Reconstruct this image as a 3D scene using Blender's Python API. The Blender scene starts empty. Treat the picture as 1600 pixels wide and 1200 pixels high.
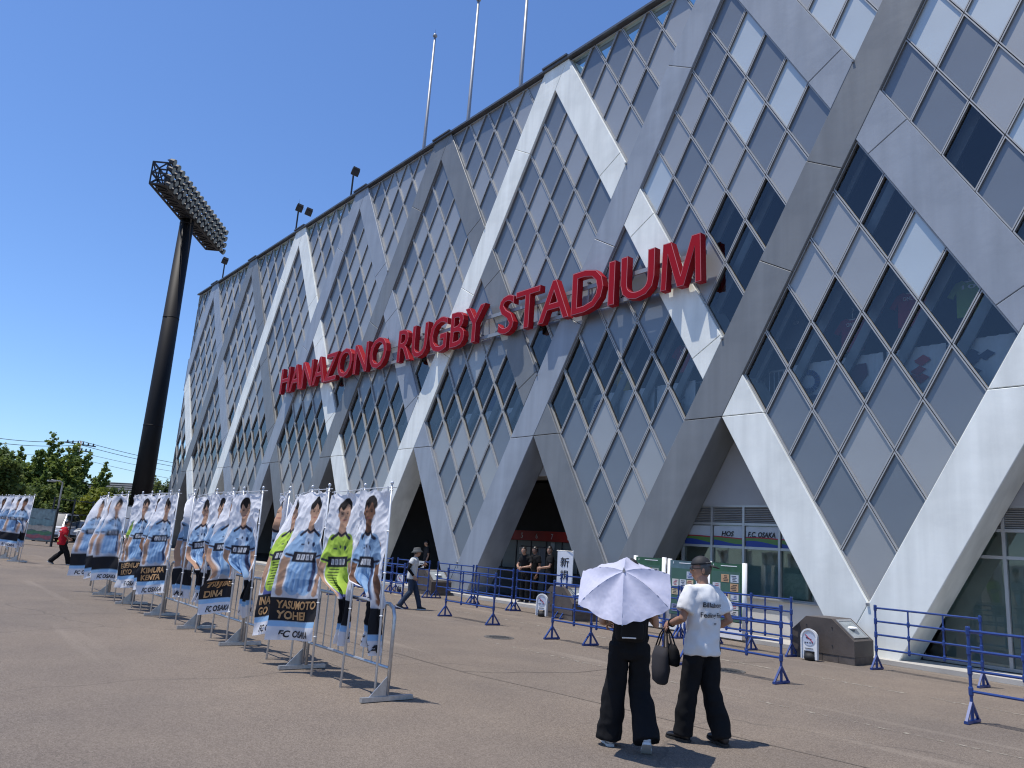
import bpy, math, random
import numpy as np
from mathutils import Vector, Matrix, noise
from mathutils.bvhtree import BVHTree

random.seed(7)
rng = np.random.default_rng(7)
scene = bpy.context.scene
COL = scene.collection
PI = math.pi
R = math.radians

# ------------------------------------------------------------------ camera
cam_d = bpy.data.cameras.new('camera')
cam = bpy.data.objects.new('camera', cam_d)
COL.objects.link(cam)
cam_d.sensor_width = 36.0
cam_d.lens = 27.0
cam_d.clip_end = 6000
cam_d.clip_start = 0.05
CAM = Vector((18.1499, -15.5278, 1.6714))
_f = Vector((-0.76349005, 0.61133968, 0.20819879))
_r = Vector((0.63484379, 0.76962716, 0.06817182))
_u = Vector((0.1185593, -0.18422222, 0.97570788))
cam.matrix_world = Matrix(((_r.x, _u.x, -_f.x, CAM.x), (_r.y, _u.y, -_f.y, CAM.y), (_r.z, _u.z, -_f.z, CAM.z), (0, 0, 0, 1)))
scene.camera = cam

# ------------------------------------------------------------------ sky and sun
SUN_EL = R(73)
SUN_DIR = Vector((-0.5 * math.cos(SUN_EL), -0.866 * math.cos(SUN_EL), math.sin(SUN_EL)))   # towards the sun
world = bpy.data.worlds.new('World')
scene.world = world
world.use_nodes = True
wn = world.node_tree
sky = wn.nodes.new('ShaderNodeTexSky')
sky.sky_type = 'NISHITA'
sky.sun_disc = False
sky.sun_elevation = SUN_EL
sky.sun_rotation = math.atan2(SUN_DIR.x, SUN_DIR.y)
sky.altitude = 50
sky.air_density = 1.0
sky.dust_density = 0.3
sky.ozone_density = 2.5
grade = wn.nodes.new('ShaderNodeMixRGB')                 # even colour balance over the whole sky
grade.blend_type = 'MULTIPLY'
grade.inputs[0].default_value = 1.0
grade.inputs[2].default_value = (0.97, 1.22, 1.6, 1)
wn.links.new(sky.outputs[0], grade.inputs[1])
wn.links.new(grade.outputs[0], wn.nodes['Background'].inputs[0])
wn.nodes['Background'].inputs[1].default_value = 0.11
sun_d = bpy.data.lights.new('sun', 'SUN')
sun_d.energy = 4.7
sun_d.angle = R(0.5)
sun_d.color = (1.0, 0.95, 0.88)
sun = bpy.data.objects.new('sun', sun_d)
sun.rotation_euler = SUN_DIR.to_track_quat('Z', 'Y').to_euler()
COL.objects.link(sun)

scene.view_settings.view_transform = 'Standard'
scene.view_settings.look = 'None'
scene.view_settings.exposure = 0.0
scene.view_settings.gamma = 1.0
scene.cycles.filter_width = 1.15
scene.cycles.max_bounces = 8
scene.cycles.transparent_max_bounces = 12

# ------------------------------------------------------------------ helpers
def tag(o, label=None, cat=None, group=None, kind=None):
    if label: o['label'] = label
    if cat: o['category'] = cat
    if group: o['group'] = group
    if kind: o['kind'] = kind
    return o

def empty(name, loc=(0, 0, 0), rz=0.0, label=None, cat=None, group=None, parent=None):
    o = bpy.data.objects.new(name, None)
    COL.objects.link(o)
    o.location = loc
    o.rotation_euler = (0, 0, rz)
    o.empty_display_size = 0.2
    if parent: o.parent = parent
    return tag(o, label, cat, group)

def link(name, me, parent=None, loc=(0, 0, 0)):
    o = bpy.data.objects.new(name, me)
    COL.objects.link(o)
    o.location = loc
    if parent: o.parent = parent
    return o

def copy_tree(o, parent=None):
    c = o.copy()
    COL.objects.link(c)
    c.parent = parent
    for ch in list(o.children):
        copy_tree(ch, c)
    return c

class MB:
    def __init__(s):
        s.v = []; s.f = []; s.m = []
    def add(s, vs, fs, mi=0):
        b = len(s.v)
        s.v.extend([tuple(p) for p in vs])
        for f in fs:
            s.f.append(tuple(i + b for i in f)); s.m.append(mi)
        return s
    def box(s, c, d, rz=0.0, mi=0, M=None):
        x, y, z = d[0] / 2, d[1] / 2, d[2] / 2
        vs = [Vector((sx * x, sy * y, sz * z)) for sz in (-1, 1) for sx, sy in ((-1, -1), (1, -1), (1, 1), (-1, 1))]
        if M is None: M = Matrix.Rotation(rz, 3, 'Z')
        c = Vector(c)
        s.add([M @ p + c for p in vs], [(3, 2, 1, 0), (4, 5, 6, 7), (0, 1, 5, 4), (1, 2, 6, 5), (2, 3, 7, 6), (3, 0, 4, 7)], mi)
        return s
    def bar(s, p0, p1, w, h, mi=0, up=(0, 0, 1)):
        p0 = Vector(p0); p1 = Vector(p1); d = (p1 - p0)
        L = d.length; d = d / L
        x = d.cross(Vector(up))
        if x.length < 1e-4: x = d.cross(Vector((1, 0, 0)))
        x.normalize(); y = x.cross(d)
        M = Matrix((x, d, y)).transposed()
        return s.box((p0 + p1) / 2, (w, L, h), M=M, mi=mi)
    def tube(s, p0, p1, r0, r1=None, n=8, mi=0):
        return s.path([p0, p1], [r0, r0 if r1 is None else r1], n, mi)
    def path(s, pts, r, n=8, mi=0, closed=False, flat=1.0):
        pts = [Vector(p) for p in pts]
        k = len(pts)
        rs = r if isinstance(r, (list, tuple)) else [r] * k
        b = len(s.v); prev = None
        for i, p in enumerate(pts):
            if i == 0: d = pts[1] - p
            elif i == k - 1: d = p - pts[i - 1]
            else: d = (pts[i + 1] - p).normalized() + (p - pts[i - 1]).normalized()
            d.normalize()
            if prev is None:
                x = d.orthogonal().normalized()
            else:
                x = prev - d * prev.dot(d)
                x = x.normalized() if x.length > 1e-6 else d.orthogonal().normalized()
            prev = x
            y = d.cross(x)
            for j in range(n):
                a = 2 * PI * j / n
                s.v.append(tuple(p + x * (math.cos(a) * rs[i]) + y * (math.sin(a) * rs[i] * flat)))
        for i in range(k - 1):
            for j in range(n):
                j2 = (j + 1) % n
                s.f.append((b + i * n + j, b + i * n + j2, b + (i + 1) * n + j2, b + (i + 1) * n + j)); s.m.append(mi)
        s.f.append(tuple(b + j for j in range(n - 1, -1, -1))); s.m.append(mi)
        s.f.append(tuple(b + (k - 1) * n + j for j in range(n))); s.m.append(mi)
        return s
    def rings(s, rings, mi=0, cap=True):
        n = len(rings[0]); b = len(s.v)
        for rg in rings: s.v.extend([tuple(p) for p in rg])
        for i in range(len(rings) - 1):
            for j in range(n):
                j2 = (j + 1) % n
                s.f.append((b + i * n + j, b + i * n + j2, b + (i + 1) * n + j2, b + (i + 1) * n + j)); s.m.append(mi)
        if cap:
            s.f.append(tuple(b + j for j in range(n - 1, -1, -1))); s.m.append(mi)
            e = b + (len(rings) - 1) * n
            s.f.append(tuple(e + j for j in range(n))); s.m.append(mi)
        return s
    def lathe(s, prof, c=(0, 0, 0), n=16, mi=0):
        return s.rings([[(c[0] + r * math.cos(2 * PI * j / n), c[1] + r * math.sin(2 * PI * j / n), c[2] + z) for j in range(n)] for r, z in prof], mi)
    def ell(s, c, r, n=12, m=8, mi=0, M=None):
        rg = []
        c = Vector(c)
        for i in range(m + 1):
            a = -PI / 2 + PI * i / m
            k = max(math.cos(a), 0.02)
            row = []
            for j in range(n):
                p = Vector((r[0] * k * math.cos(2 * PI * j / n), r[1] * k * math.sin(2 * PI * j / n), r[2] * math.sin(a)))
                row.append((M @ p if M else p) + c)
            rg.append(row)
        return s.rings(rg, mi)
    def prism(s, poly, y0, y1, mi=0):          # poly of (x,z), extruded along y
        n = len(poly)
        vs = [(x, y0, z) for x, z in poly] + [(x, y1, z) for x, z in poly]
        fs = [tuple(range(n)), tuple(range(2 * n - 1, n - 1, -1))] + [(i, i + n, (i + 1) % n + n, (i + 1) % n) for i in range(n)]
        return s.add(vs, fs, mi)
    def mesh(s, name, mats=None, smooth=False):
        me = bpy.data.meshes.new(name)
        me.from_pydata(s.v, [], s.f)
        if mats is not None:
            for m in (mats if isinstance(mats, (list, tuple)) else [mats]): me.materials.append(m)
            me.polygons.foreach_set('material_index', s.m)
        if smooth: me.polygons.foreach_set('use_smooth', [True] * len(me.polygons))
        me.update()
        return me
    def build(s, name, mats, parent=None, smooth=False, loc=(0, 0, 0)):
        return link(name, s.mesh(name, mats, smooth), parent, loc)

def fix_normals(me):
    import bmesh
    bm = bmesh.new(); bm.from_mesh(me)
    bmesh.ops.recalc_face_normals(bm, faces=bm.faces)
    bm.to_mesh(me); bm.free()

def text_data(txt, size=1.0, bold=0.0, extrude=0.0, align='LEFT', bevel=0.0, shear=0.0, space=1.0):
    cu = bpy.data.curves.new('lettering', 'FONT')
    cu.body = txt; cu.size = size; cu.offset = bold; cu.extrude = extrude
    cu.align_x = align; cu.resolution_u = 3; cu.shear = shear; cu.space_character = space
    if bevel: cu.bevel_depth = bevel
    ob = bpy.data.objects.new('lettering', cu)
    me = bpy.data.meshes.new_from_object(ob)
    vs = np.array([v.co[:] for v in me.vertices]) if len(me.vertices) else np.zeros((0, 3))
    fs = [tuple(p.vertices) for p in me.polygons]
    bpy.data.objects.remove(ob); bpy.data.curves.remove(cu); bpy.data.meshes.remove(me)
    return vs, fs

def text_fit(txt, w, h, bold=0.0, extrude=0.0, shear=0.0):
    """text scaled so that its outline fills w x h, origin at lower left"""
    vs, fs = text_data(txt, 1.0, bold, 0.5 if extrude else 0, shear=shear)
    lo = vs.min(0); hi = vs.max(0)
    vs[:, 0] = (vs[:, 0] - lo[0]) / (hi[0] - lo[0]) * w
    vs[:, 1] = (vs[:, 1] - lo[1]) / (hi[1] - lo[1]) * h
    if extrude: vs[:, 2] *= extrude
    return vs, fs

# ------------------------------------------------------------------ materials
MATS = {}
def mat(name, col, rough=0.6, metal=0.0, var=0.08, scale=3.0, bump=0.0, bscale=40.0, spec=0.5, coat=0.0, streak=False, detail=6.0):
    if name in MATS: return MATS[name]
    m = bpy.data.materials.new(name); m.use_nodes = True
    nt = m.node_tree; N = nt.nodes; Lk = nt.links
    b = N['Principled BSDF']
    b.inputs['Roughness'].default_value = rough
    b.inputs['Metallic'].default_value = metal
    b.inputs['Specular IOR Level'].default_value = spec
    b.inputs['Coat Weight'].default_value = coat
    tc = N.new('ShaderNodeTexCoord')
    co = tc.outputs['Object']
    if streak:
        mp = N.new('ShaderNodeMapping'); mp.inputs['Scale'].default_value = (1.0, 1.0, 0.12)
        Lk.new(co, mp.inputs['Vector']); co = mp.outputs['Vector']
    nz = N.new('ShaderNodeTexNoise'); nz.inputs['Scale'].default_value = scale; nz.inputs['Detail'].default_value = detail
    Lk.new(co, nz.inputs['Vector'])
    rp = N.new('ShaderNodeValToRGB')
    rp.color_ramp.elements[0].position = 0.3; rp.color_ramp.elements[1].position = 0.7
    c0 = [max(0, c * (1 - var)) for c in col]; c1 = [min(1, c * (1 + var)) for c in col]
    rp.color_ramp.elements[0].color = (*c0, 1); rp.color_ramp.elements[1].color = (*c1, 1)
    Lk.new(nz.outputs['Fac'], rp.inputs['Fac'])
    Lk.new(rp.outputs['Color'], b.inputs['Base Color'])
    if bump:
        n2 = N.new('ShaderNodeTexNoise'); n2.inputs['Scale'].default_value = bscale; n2.inputs['Detail'].default_value = 4
        Lk.new(tc.outputs['Object'], n2.inputs['Vector'])
        bp = N.new('ShaderNodeBump'); bp.inputs['Strength'].default_value = bump; bp.inputs['Distance'].default_value = 0.02
        Lk.new(n2.outputs['Fac'], bp.inputs['Height']); Lk.new(bp.outputs['Normal'], b.inputs['Normal'])
    MATS[name] = m
    return m

def attr_mat(name, rough=0.75):
    if name in MATS: return MATS[name]
    m = bpy.data.materials.new(name); m.use_nodes = True
    N = m.node_tree.nodes; Lk = m.node_tree.links
    b = N['Principled BSDF']; b.inputs['Roughness'].default_value = rough
    b.inputs['Specular IOR Level'].default_value = 0.25
    a = N.new('ShaderNodeVertexColor'); a.layer_name = 'print'
    tr = N.new('ShaderNodeBsdfTranslucent'); mx = N.new('ShaderNodeMixShader'); mx.inputs[0].default_value = 0.22
    Lk.new(a.outputs['Color'], b.inputs['Base Color']); Lk.new(a.outputs['Color'], tr.inputs['Color'])
    Lk.new(b.outputs[0], mx.inputs[1]); Lk.new(tr.outputs[0], mx.inputs[2])
    Lk.new(mx.outputs[0], N['Material Output'].inputs['Surface'])
    MATS[name] = m
    return m

def glass_mat(name, tint, rough=0.02, refl=1.0, ior=1.5):
    if name in MATS: return MATS[name]
    m = bpy.data.materials.new(name); m.use_nodes = True
    N = m.node_tree.nodes; Lk = m.node_tree.links
    N.remove(N['Principled BSDF'])
    tr = N.new('ShaderNodeBsdfTransparent'); tr.inputs[0].default_value = (*tint, 1)
    gl = N.new('ShaderNodeBsdfGlossy'); gl.inputs['Roughness'].default_value = rough; gl.inputs['Color'].default_value = (refl, refl, refl, 1)
    fr = N.new('ShaderNodeFresnel'); fr.inputs['IOR'].default_value = ior
    tc = N.new('ShaderNodeTexCoord'); nz = N.new('ShaderNodeTexNoise'); nz.inputs['Scale'].default_value = 0.6
    Lk.new(tc.outputs['Object'], nz.inputs['Vector'])
    bp = N.new('ShaderNodeBump'); bp.inputs['Strength'].default_value = 0.02; bp.inputs['Distance'].default_value = 0.05
    Lk.new(nz.outputs['Fac'], bp.inputs['Height']); Lk.new(bp.outputs[0], gl.inputs['Normal'])
    mx = N.new('ShaderNodeMixShader')
    Lk.new(fr.outputs[0], mx.inputs[0]); Lk.new(tr.outputs[0], mx.inputs[1]); Lk.new(gl.outputs[0], mx.inputs[2])
    Lk.new(mx.outputs[0], N['Material Output'].inputs['Surface'])
    MATS[name] = m
    return m

M_black = mat('black_rubber', (0.012, 0.012, 0.013), 0.7)
M_steel = mat('galvanised_steel', (0.5, 0.51, 0.52), 0.38, 0.75, 0.12, 25)
M_white = mat('white_paint', (0.8, 0.8, 0.79), 0.45, var=0.04)
M_darkmetal = mat('dark_metal', (0.03, 0.031, 0.035), 0.5, 0.2)

# ------------------------------------------------------------------ ground
def asphalt():
    m = bpy.data.materials.new('asphalt'); m.use_nodes = True
    N = m.node_tree.nodes; Lk = m.node_tree.links
    b = N['Principled BSDF']; b.inputs['Roughness'].default_value = 0.9; b.inputs['Specular IOR Level'].default_value = 0.25
    tc = N.new('ShaderNodeTexCoord')
    def nz(s, d=4, w=None):
        n = N.new('ShaderNodeTexNoise'); n.inputs['Scale'].default_value = s; n.inputs['Detail'].default_value = d
        Lk.new(w or tc.outputs['Object'], n.inputs['Vector']); return n.outputs['Fac']
    def ramp(f, p0, c0, p1, c1):
        r = N.new('ShaderNodeValToRGB'); e = r.color_ramp.elements
        e[0].position = p0; e[0].color = (*c0, 1); e[1].position = p1; e[1].color = (*c1, 1)
        Lk.new(f, r.inputs[0]); return r.outputs[0]
    def mix(a, c, fac=1.0, mode='MULTIPLY'):
        x = N.new('ShaderNodeMixRGB'); x.blend_type = mode
        if isinstance(fac, float): x.inputs[0].default_value = fac
        else: Lk.new(fac, x.inputs[0])
        Lk.new(a, x.inputs[1])
        if isinstance(c, tuple): x.inputs[2].default_value = (*c, 1)
        else: Lk.new(c, x.inputs[2])
        return x.outputs[0]
    # aggregate: pale stones in a brown-grey binder
    vo = N.new('ShaderNodeTexVoronoi'); vo.inputs['Scale'].default_value = 95
    Lk.new(tc.outputs['Object'], vo.inputs['Vector'])
    stones = N.new('ShaderNodeSeparateColor'); Lk.new(vo.outputs['Color'], stones.inputs[0])
    base = ramp(stones.outputs[0], 0.05, (0.138, 0.112, 0.09), 0.98, (0.236, 0.196, 0.16))
    base = mix(base, ramp(nz(140, 2), 0.35, (0.8, 0.8, 0.8), 0.68, (1.16, 1.16, 1.16)))
    base = mix(base, ramp(nz(0.22, 6), 0.36, (0.87, 0.88, 0.9), 0.66, (1.08, 1.06, 1.03)))
    base = mix(base, ramp(nz(1.3, 8), 0.32, (0.92, 0.92, 0.93), 0.7, (1.05, 1.05, 1.04)))
    # dark oil spots and pale drips
    base = mix(base, (0.09, 0.078, 0.068), ramp(nz(2.6, 3), 0.67, (0, 0, 0), 0.76, (0.5, 0.5, 0.5)), 'MIX')
    mp = N.new('ShaderNodeMapping'); mp.inputs['Scale'].default_value = (0.12, 1.6, 1); mp.inputs['Rotation'].default_value = (0, 0, R(4))
    Lk.new(tc.outputs['Object'], mp.inputs['Vector'])
    base = mix(base, (0.34, 0.29, 0.235), ramp(nz(0.9, 5, mp.outputs[0]), 0.60, (0, 0, 0), 0.78, (0.5, 0.5, 0.5)), 'MIX')
    # hairline cracks
    v2 = N.new('ShaderNodeTexVoronoi'); v2.feature = 'DISTANCE_TO_EDGE'; v2.inputs['Scale'].default_value = 0.16
    wv = N.new('ShaderNodeTexNoise'); wv.inputs['Scale'].default_value = 0.8; wv.inputs['Detail'].default_value = 5
    Lk.new(tc.outputs['Object'], wv.inputs['Vector'])
    av = N.new('ShaderNodeVectorMath'); av.operation = 'ADD'; Lk.new(tc.outputs['Object'], av.inputs[0]); Lk.new(wv.outputs['Color'], av.inputs[1])
    Lk.new(av.outputs[0], v2.inputs['Vector'])
    base = mix(base, (0.075, 0.066, 0.058), ramp(v2.outputs['Distance'], 0.0015, (0.55, 0.55, 0.55), 0.004, (0, 0, 0)), 'MIX')
    Lk.new(base, b.inputs['Base Color'])
    bp = N.new('ShaderNodeBump'); bp.inputs['Strength'].default_value = 0.5; bp.inputs['Distance'].default_value = 0.006
    Lk.new(vo.outputs['Distance'], bp.inputs['Height']); Lk.new(bp.outputs[0], b.inputs['Normal'])
    return m

def grid_sheet(x0, x1, y0, y1, z):
    m = MB(); m.add([(x0, y0, z), (x1, y0, z), (x1, y1, z), (x0, y1, z)], [(0, 1, 2, 3)]); return m
tag(grid_sheet(-3000, 3000, -3000, 3000, 0).build('ground', asphalt()), kind='structure')

def worn_paint(name, col, keep):
    m = bpy.data.materials.new(name); m.use_nodes = True
    N = m.node_tree.nodes; Lk = m.node_tree.links; b = N['Principled BSDF']; b.inputs['Roughness'].default_value = 0.8
    tc = N.new('ShaderNodeTexCoord'); n = N.new('ShaderNodeTexNoise'); n.inputs['Scale'].default_value = 9; n.inputs['Detail'].default_value = 9
    Lk.new(tc.outputs['Object'], n.inputs['Vector'])
    r = N.new('ShaderNodeValToRGB'); e = r.color_ramp.elements
    e[0].position = keep; e[0].color = (0, 0, 0, 1); e[1].position = keep + 0.16; e[1].color = (1, 1, 1, 1)
    Lk.new(n.outputs['Fac'], r.inputs[0]); b.inputs['Base Color'].default_value = (*col, 1)
    tr = N.new('ShaderNodeBsdfTransparent'); mx = N.new('ShaderNodeMixShader')
    Lk.new(r.outputs[0], mx.inputs[0]); Lk.new(tr.outputs[0], mx.inputs[1]); Lk.new(b.outputs[0], mx.inputs[2])
    Lk.new(mx.outputs[0], N['Material Output'].inputs['Surface'])
    return m
P_pale = worn_paint('worn_pale_paint', (0.3, 0.265, 0.215), 0.47)
P_yel = worn_paint('worn_yellow_paint', (0.45, 0.38, 0.24), 0.4)
def marking(x0, y0, x1, y1, w, m):
    d = Vector((x1 - x0, y1 - y0, 0)).normalized(); n = Vector((-d.y, d.x, 0)) * w / 2
    q = MB(); a = Vector((x0, y0, 0.004)); c = Vector((x1, y1, 0.004))
    q.add([a - n, c - n, c + n, a + n], [(0, 1, 2, 3)])
    return tag(q.build('painted_line', m), kind='structure')
marking(-30, -3.55, 17, -3.5, 0.10, P_pale)
marking(-34, -2.5, -2, -2.5, 0.12, P_yel)
marking(-36, -5.6, -7, -5.6, 0.12, P_pale)
marking(6.5, -6.6, 17, -6.4, 0.07, P_pale)
for i in range(5): marking(-40 - i * 2.9, -12, -40 - i * 2.9, -7.2, 0.12, P_yel)

# low concrete apron under the facade
M_conc = mat('pale_concrete', (0.44, 0.42, 0.38), 0.8, var=0.14, scale=1.4, bump=0.15, bscale=60)
kb = MB()
kb.box((-9.6, 0.25, 0.045), (62, 1.0, 0.085))
tag(kb.build('kerb', M_conc), kind='structure')

# drain covers
def iron_cover(x, y, r, lab):
    t = empty('manhole_cover', (x, y, 0.0), 0.3, lab, 'manhole cover')
    m = MB(); m.lathe([(r + 0.05, 0.0), (r + 0.05, 0.006), (r + 0.005, 0.007), (r + 0.004, 0.004)], n=28)
    m.build('frame', mat('cast_iron', (0.13, 0.12, 0.11), 0.65, 0.3, 0.3, 30), t)
    m = MB(); m.lathe([(r - 0.004, 0.003), (r - 0.004, 0.008), (0.01, 0.0085)], n=28)
    for i in range(-4, 5):
        for j in range(-4, 5):
            if i * i + j * j < 17: m.box((i * r / 4.8, j * r / 4.8, 0.0105), (r / 8, r / 8, 0.004), rz=0.78)
    m.build('lid', mat('cast_iron_lid', (0.1, 0.095, 0.088), 0.6, 0.3, 0.3, 30), t)
# hairline seams
M_seam = mat('seam_sealer', (0.105, 0.088, 0.074), 0.8)
for pts in (((-20, -9.4), (-6, -9.1), (3, -9.3), (9.4, -9.0), (16, -8.2)), ((1.0, -16), (2.4, -13.2), (2.2, -11.5), (3.4, -9.3)), ((9.4, -9.0), (9.9, -7.4), (9.5, -5.2), (10.2, -2.2))):
    q = MB(); pp = []
    for i in range(len(pts) - 1):
        for k in range(8): pp.append(Vector((*pts[i], 0)).lerp(Vector((*pts[i + 1], 0)), k / 8) + Vector((random.gauss(0, 0.03), random.gauss(0, 0.03), 0.0062)))
    for i in range(len(pp) - 1):
        d_ = (pp[i + 1] - pp[i]).normalized(); n_ = Vector((-d_.y, d_.x, 0)) * 0.007
        q.add([pp[i] - n_, pp[i + 1] - n_, pp[i + 1] + n_, pp[i] + n_], [(0, 1, 2, 3)])
    tag(q.build('pavement_crack', M_seam), kind='structure')
iron_cover(6.32, -5.94, 0.24, 'round iron manhole cover in the asphalt before the left blue barriers')
iron_cover(10.45, -4.55, 0.22, 'round iron manhole cover behind the man in the white shirt')

# ------------------------------------------------------------------ stadium: lattice facade
BAY = 7.0; LV = 6.0485; Z0 = 0.084; AP = 0.0816
X_L, X_R, Z_T = -38.6, 17.4, 18.16
ROOT = empty('stadium', (0, 0, 0), 0, 'long grey stadium stand with a diamond lattice facade of beams, panels and windows', 'stadium')
def st2(s, t): return ((s + t) / 2 * BAY, (s - t) * LV + Z0)
def clip(poly, a, b, c):                     # keep a*x+b*z<=c
    out = []
    for i in range(len(poly)):
        p, q = poly[i], poly[(i + 1) % len(poly)]
        dp, dq = a * p[0] + b * p[1] - c, a * q[0] + b * q[1] - c
        if dp <= 0: out.append(p)
        if (dp < 0 < dq) or (dq < 0 < dp):
            k = dp / (dp - dq); out.append((p[0] + (q[0] - p[0]) * k, p[1] + (q[1] - p[1]) * k))
    res = []
    for p in out:
        if not res or math.hypot(p[0] - res[-1][0], p[1] - res[-1][1]) > 1e-4: res.append(p)
    if len(res) > 1 and math.hypot(res[0][0] - res[-1][0], res[0][1] - res[-1][1]) < 1e-4: res.pop()
    return res
def clipbox(p, zb=0.02, zt=Z_T):
    for a, b, c in ((-1, 0, -X_L), (1, 0, X_R), (0, -1, -zb), (0, 1, zt)):
        if len(p) < 3: return []
        p = clip(p, a, b, c)
    return p if len(p) >= 3 else []
def area(p): return sum(p[i][0] * p[(i + 1) % len(p)][1] - p[(i + 1) % len(p)][0] * p[i][1] for i in range(len(p))) / 2
def inset(p, w):
    n = len(p); out = []
    for i in range(n):
        a, b, c = p[i - 1], p[i], p[(i + 1) % n]
        e1 = Vector((b[0] - a[0], b[1] - a[1])).normalized(); e2 = Vector((c[0] - b[0], c[1] - b[1])).normalized()
        n1 = Vector((-e1.y, e1.x)); n2 = Vector((-e2.y, e2.x))
        k = n1 + n2; d = 1 + n1.dot(n2)
        k = k / max(d, 0.15)
        out.append((b[0] + k.x * w, b[1] + k.y * w))
    return out

# three painted concretes that repeat along the stand: pale, mid blue-grey, dark grey
def concrete(name, col, rough, spec=0.5):
    m = bpy.data.materials.new(name); m.use_nodes = True
    N = m.node_tree.nodes; Lk = m.node_tree.links; b = N['Principled BSDF']
    b.inputs['Roughness'].default_value = rough; b.inputs['Specular IOR Level'].default_value = spec
    tc = N.new('ShaderNodeTexCoord')
    def nz(s, sc, d=6):
        mp = N.new('ShaderNodeMapping'); mp.inputs['Scale'].default_value = sc; Lk.new(tc.outputs['Object'], mp.inputs[0])
        n = N.new('ShaderNodeTexNoise'); n.inputs['Scale'].default_value = s; n.inputs['Detail'].default_value = d
        Lk.new(mp.outputs[0], n.inputs['Vector']); return n.outputs['Fac']
    def ramp(f, p0, v0, p1, v1):
        r = N.new('ShaderNodeValToRGB'); e = r.color_ramp.elements
        e[0].position = p0; e[0].color = (*[c * v0 for c in col], 1); e[1].position = p1; e[1].color = (*[min(1, c * v1) for c in col], 1)
        Lk.new(f, r.inputs[0]); return r.outputs[0]
    a = ramp(nz(1.1, (1, 1, 1), 8), 0.3, 0.82, 0.7, 1.1)
    c = ramp(nz(2.6, (1, 1, 0.07)), 0.3, 0.72, 0.7, 1.16)        # rain streaks
    x = N.new('ShaderNodeMixRGB'); x.inputs[0].default_value = 0.5; Lk.new(a, x.inputs[1]); Lk.new(c, x.inputs[2])
    Lk.new(x.outputs[0], b.inputs['Base Color'])
    rr = N.new('ShaderNodeMapRange'); rr.inputs['To Min'].default_value = rough - 0.12; rr.inputs['To Max'].default_value = rough + 0.15
    Lk.new(nz(1.6, (1, 1, 0.3)), rr.inputs['Value']); Lk.new(rr.outputs[0], b.inputs['Roughness'])
    bp = N.new('ShaderNodeBump'); bp.inputs['Strength'].default_value = 0.35; bp.inputs['Distance'].default_value = 0.02
    Lk.new(nz(2.5, (1, 1, 1), 5), bp.inputs['Height']); Lk.new(bp.outputs[0], b.inputs['Normal'])
    return m
M_BEAM = [concrete('pale_beam_paint', (0.85, 0.865, 0.8), 0.5), concrete('mid_beam_paint', (0.3, 0.33, 0.37), 0.42), concrete('dark_beam_paint', (0.185, 0.195, 0.2), 0.45)]
M_gap = mat('dark_joint', (0.03, 0.032, 0.036), 0.8)
M_edgeshade = mat('edge_shade_grey', (0.16, 0.165, 0.17), 0.6)  # shade put into the colour of the rising inner edges
M_rim = mat('aluminium_rim', (0.4, 0.4, 0.39), 0.45, 0.2, 0.08, 4)
M_sheet = [mat('panel_warm_grey', (0.37, 0.37, 0.36), 0.38, 0.35, 0.05, 0.6),
           mat('panel_slate', (0.195, 0.215, 0.235), 0.36, 0.35, 0.05, 0.6),
           mat('panel_silver', (0.56, 0.585, 0.56), 0.35, 0.4, 0.05, 0.6)]
M_reveal = mat('cream_reveal', (0.36, 0.345, 0.3), 0.6, var=0.08)
M_glass = glass_mat('tinted_window_glass', (0.8, 0.86, 0.88), 0.01, 1.0, 1.72)
M_tglass = glass_mat('parapet_glass', (0.62, 0.8, 0.8), 0.02, 1.0, 1.5)

def tone(k): return M_BEAM[k % 3]             # k: apex number, 0 pale, 1 mid, 2 dark
BEAM_D = 0.9
def beam_piece(poly, k, name='beam'):
    if len(poly) < 3: return
    if area(poly) < 0: poly = poly[::-1]
    cx = sum(p[0] for p in poly) / len(poly); cz = sum(p[1] for p in poly) / len(poly)
    q = [(x - cx, z - cz) for x, z in poly]
    e = 0.012                                   # eased arris
    qi = inset(q, e)
    n = len(q); m = MB()
    m.add([(x, 0, z) for x, z in qi] + [(x, e, z) for x, z in q] + [(x, BEAM_D, z) for x, z in q],
          [tuple(range(n))] + [(i, i + n, (i + 1) % n + n, (i + 1) % n) for i in range(n)] + [(i + n, i + 2 * n, (i + 1) % n + 2 * n, (i + 1) % n + n) for i in range(n)] + [tuple(range(3 * n - 1, 2 * n - 1, -1))])
    o = m.build(name, tone(k), ROOT, loc=(cx, 0, cz))
    return o
def para(s0, s1, t0, t1): return [st2(s0, t0), st2(s0, t1), st2(s1, t1), st2(s1, t0)]
g_ = 0.0012
KMIN, KMAX = -8, 4
CELLS = []
for k in range(KMIN, KMAX + 2):
    t0 = k - 1.5                                # "/" beam rising to apex k
    # cut across the beam level with the tips of the doorways, then halfway between the crossings
    full = clipbox(para(t0 - 0.3, t0 + 3.2, t0 - AP, t0 + AP))
    if not full: continue
    zc = (1 - 2 * AP) * LV + Z0
    parts = [clip(full, 0, 1, zc - 0.008)]
    rest = clip(full, 0, -1, -(zc + 0.008))
    dirv = Vector((0.5 * BAY, LV)).normalized()
    for sc in (1.42, 1.78, 2.55):
        p = st2(t0 + sc, t0); c = dirv.x * p[0] + dirv.y * p[1]
        if len(rest) >= 3:
            parts.append(clip(rest, dirv.x, dirv.y, c - 0.006)); rest = clip(rest, -dirv.x, -dirv.y, -(c + 0.006))
    parts.append(rest)
    for p in parts: beam_piece(p, k)
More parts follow.
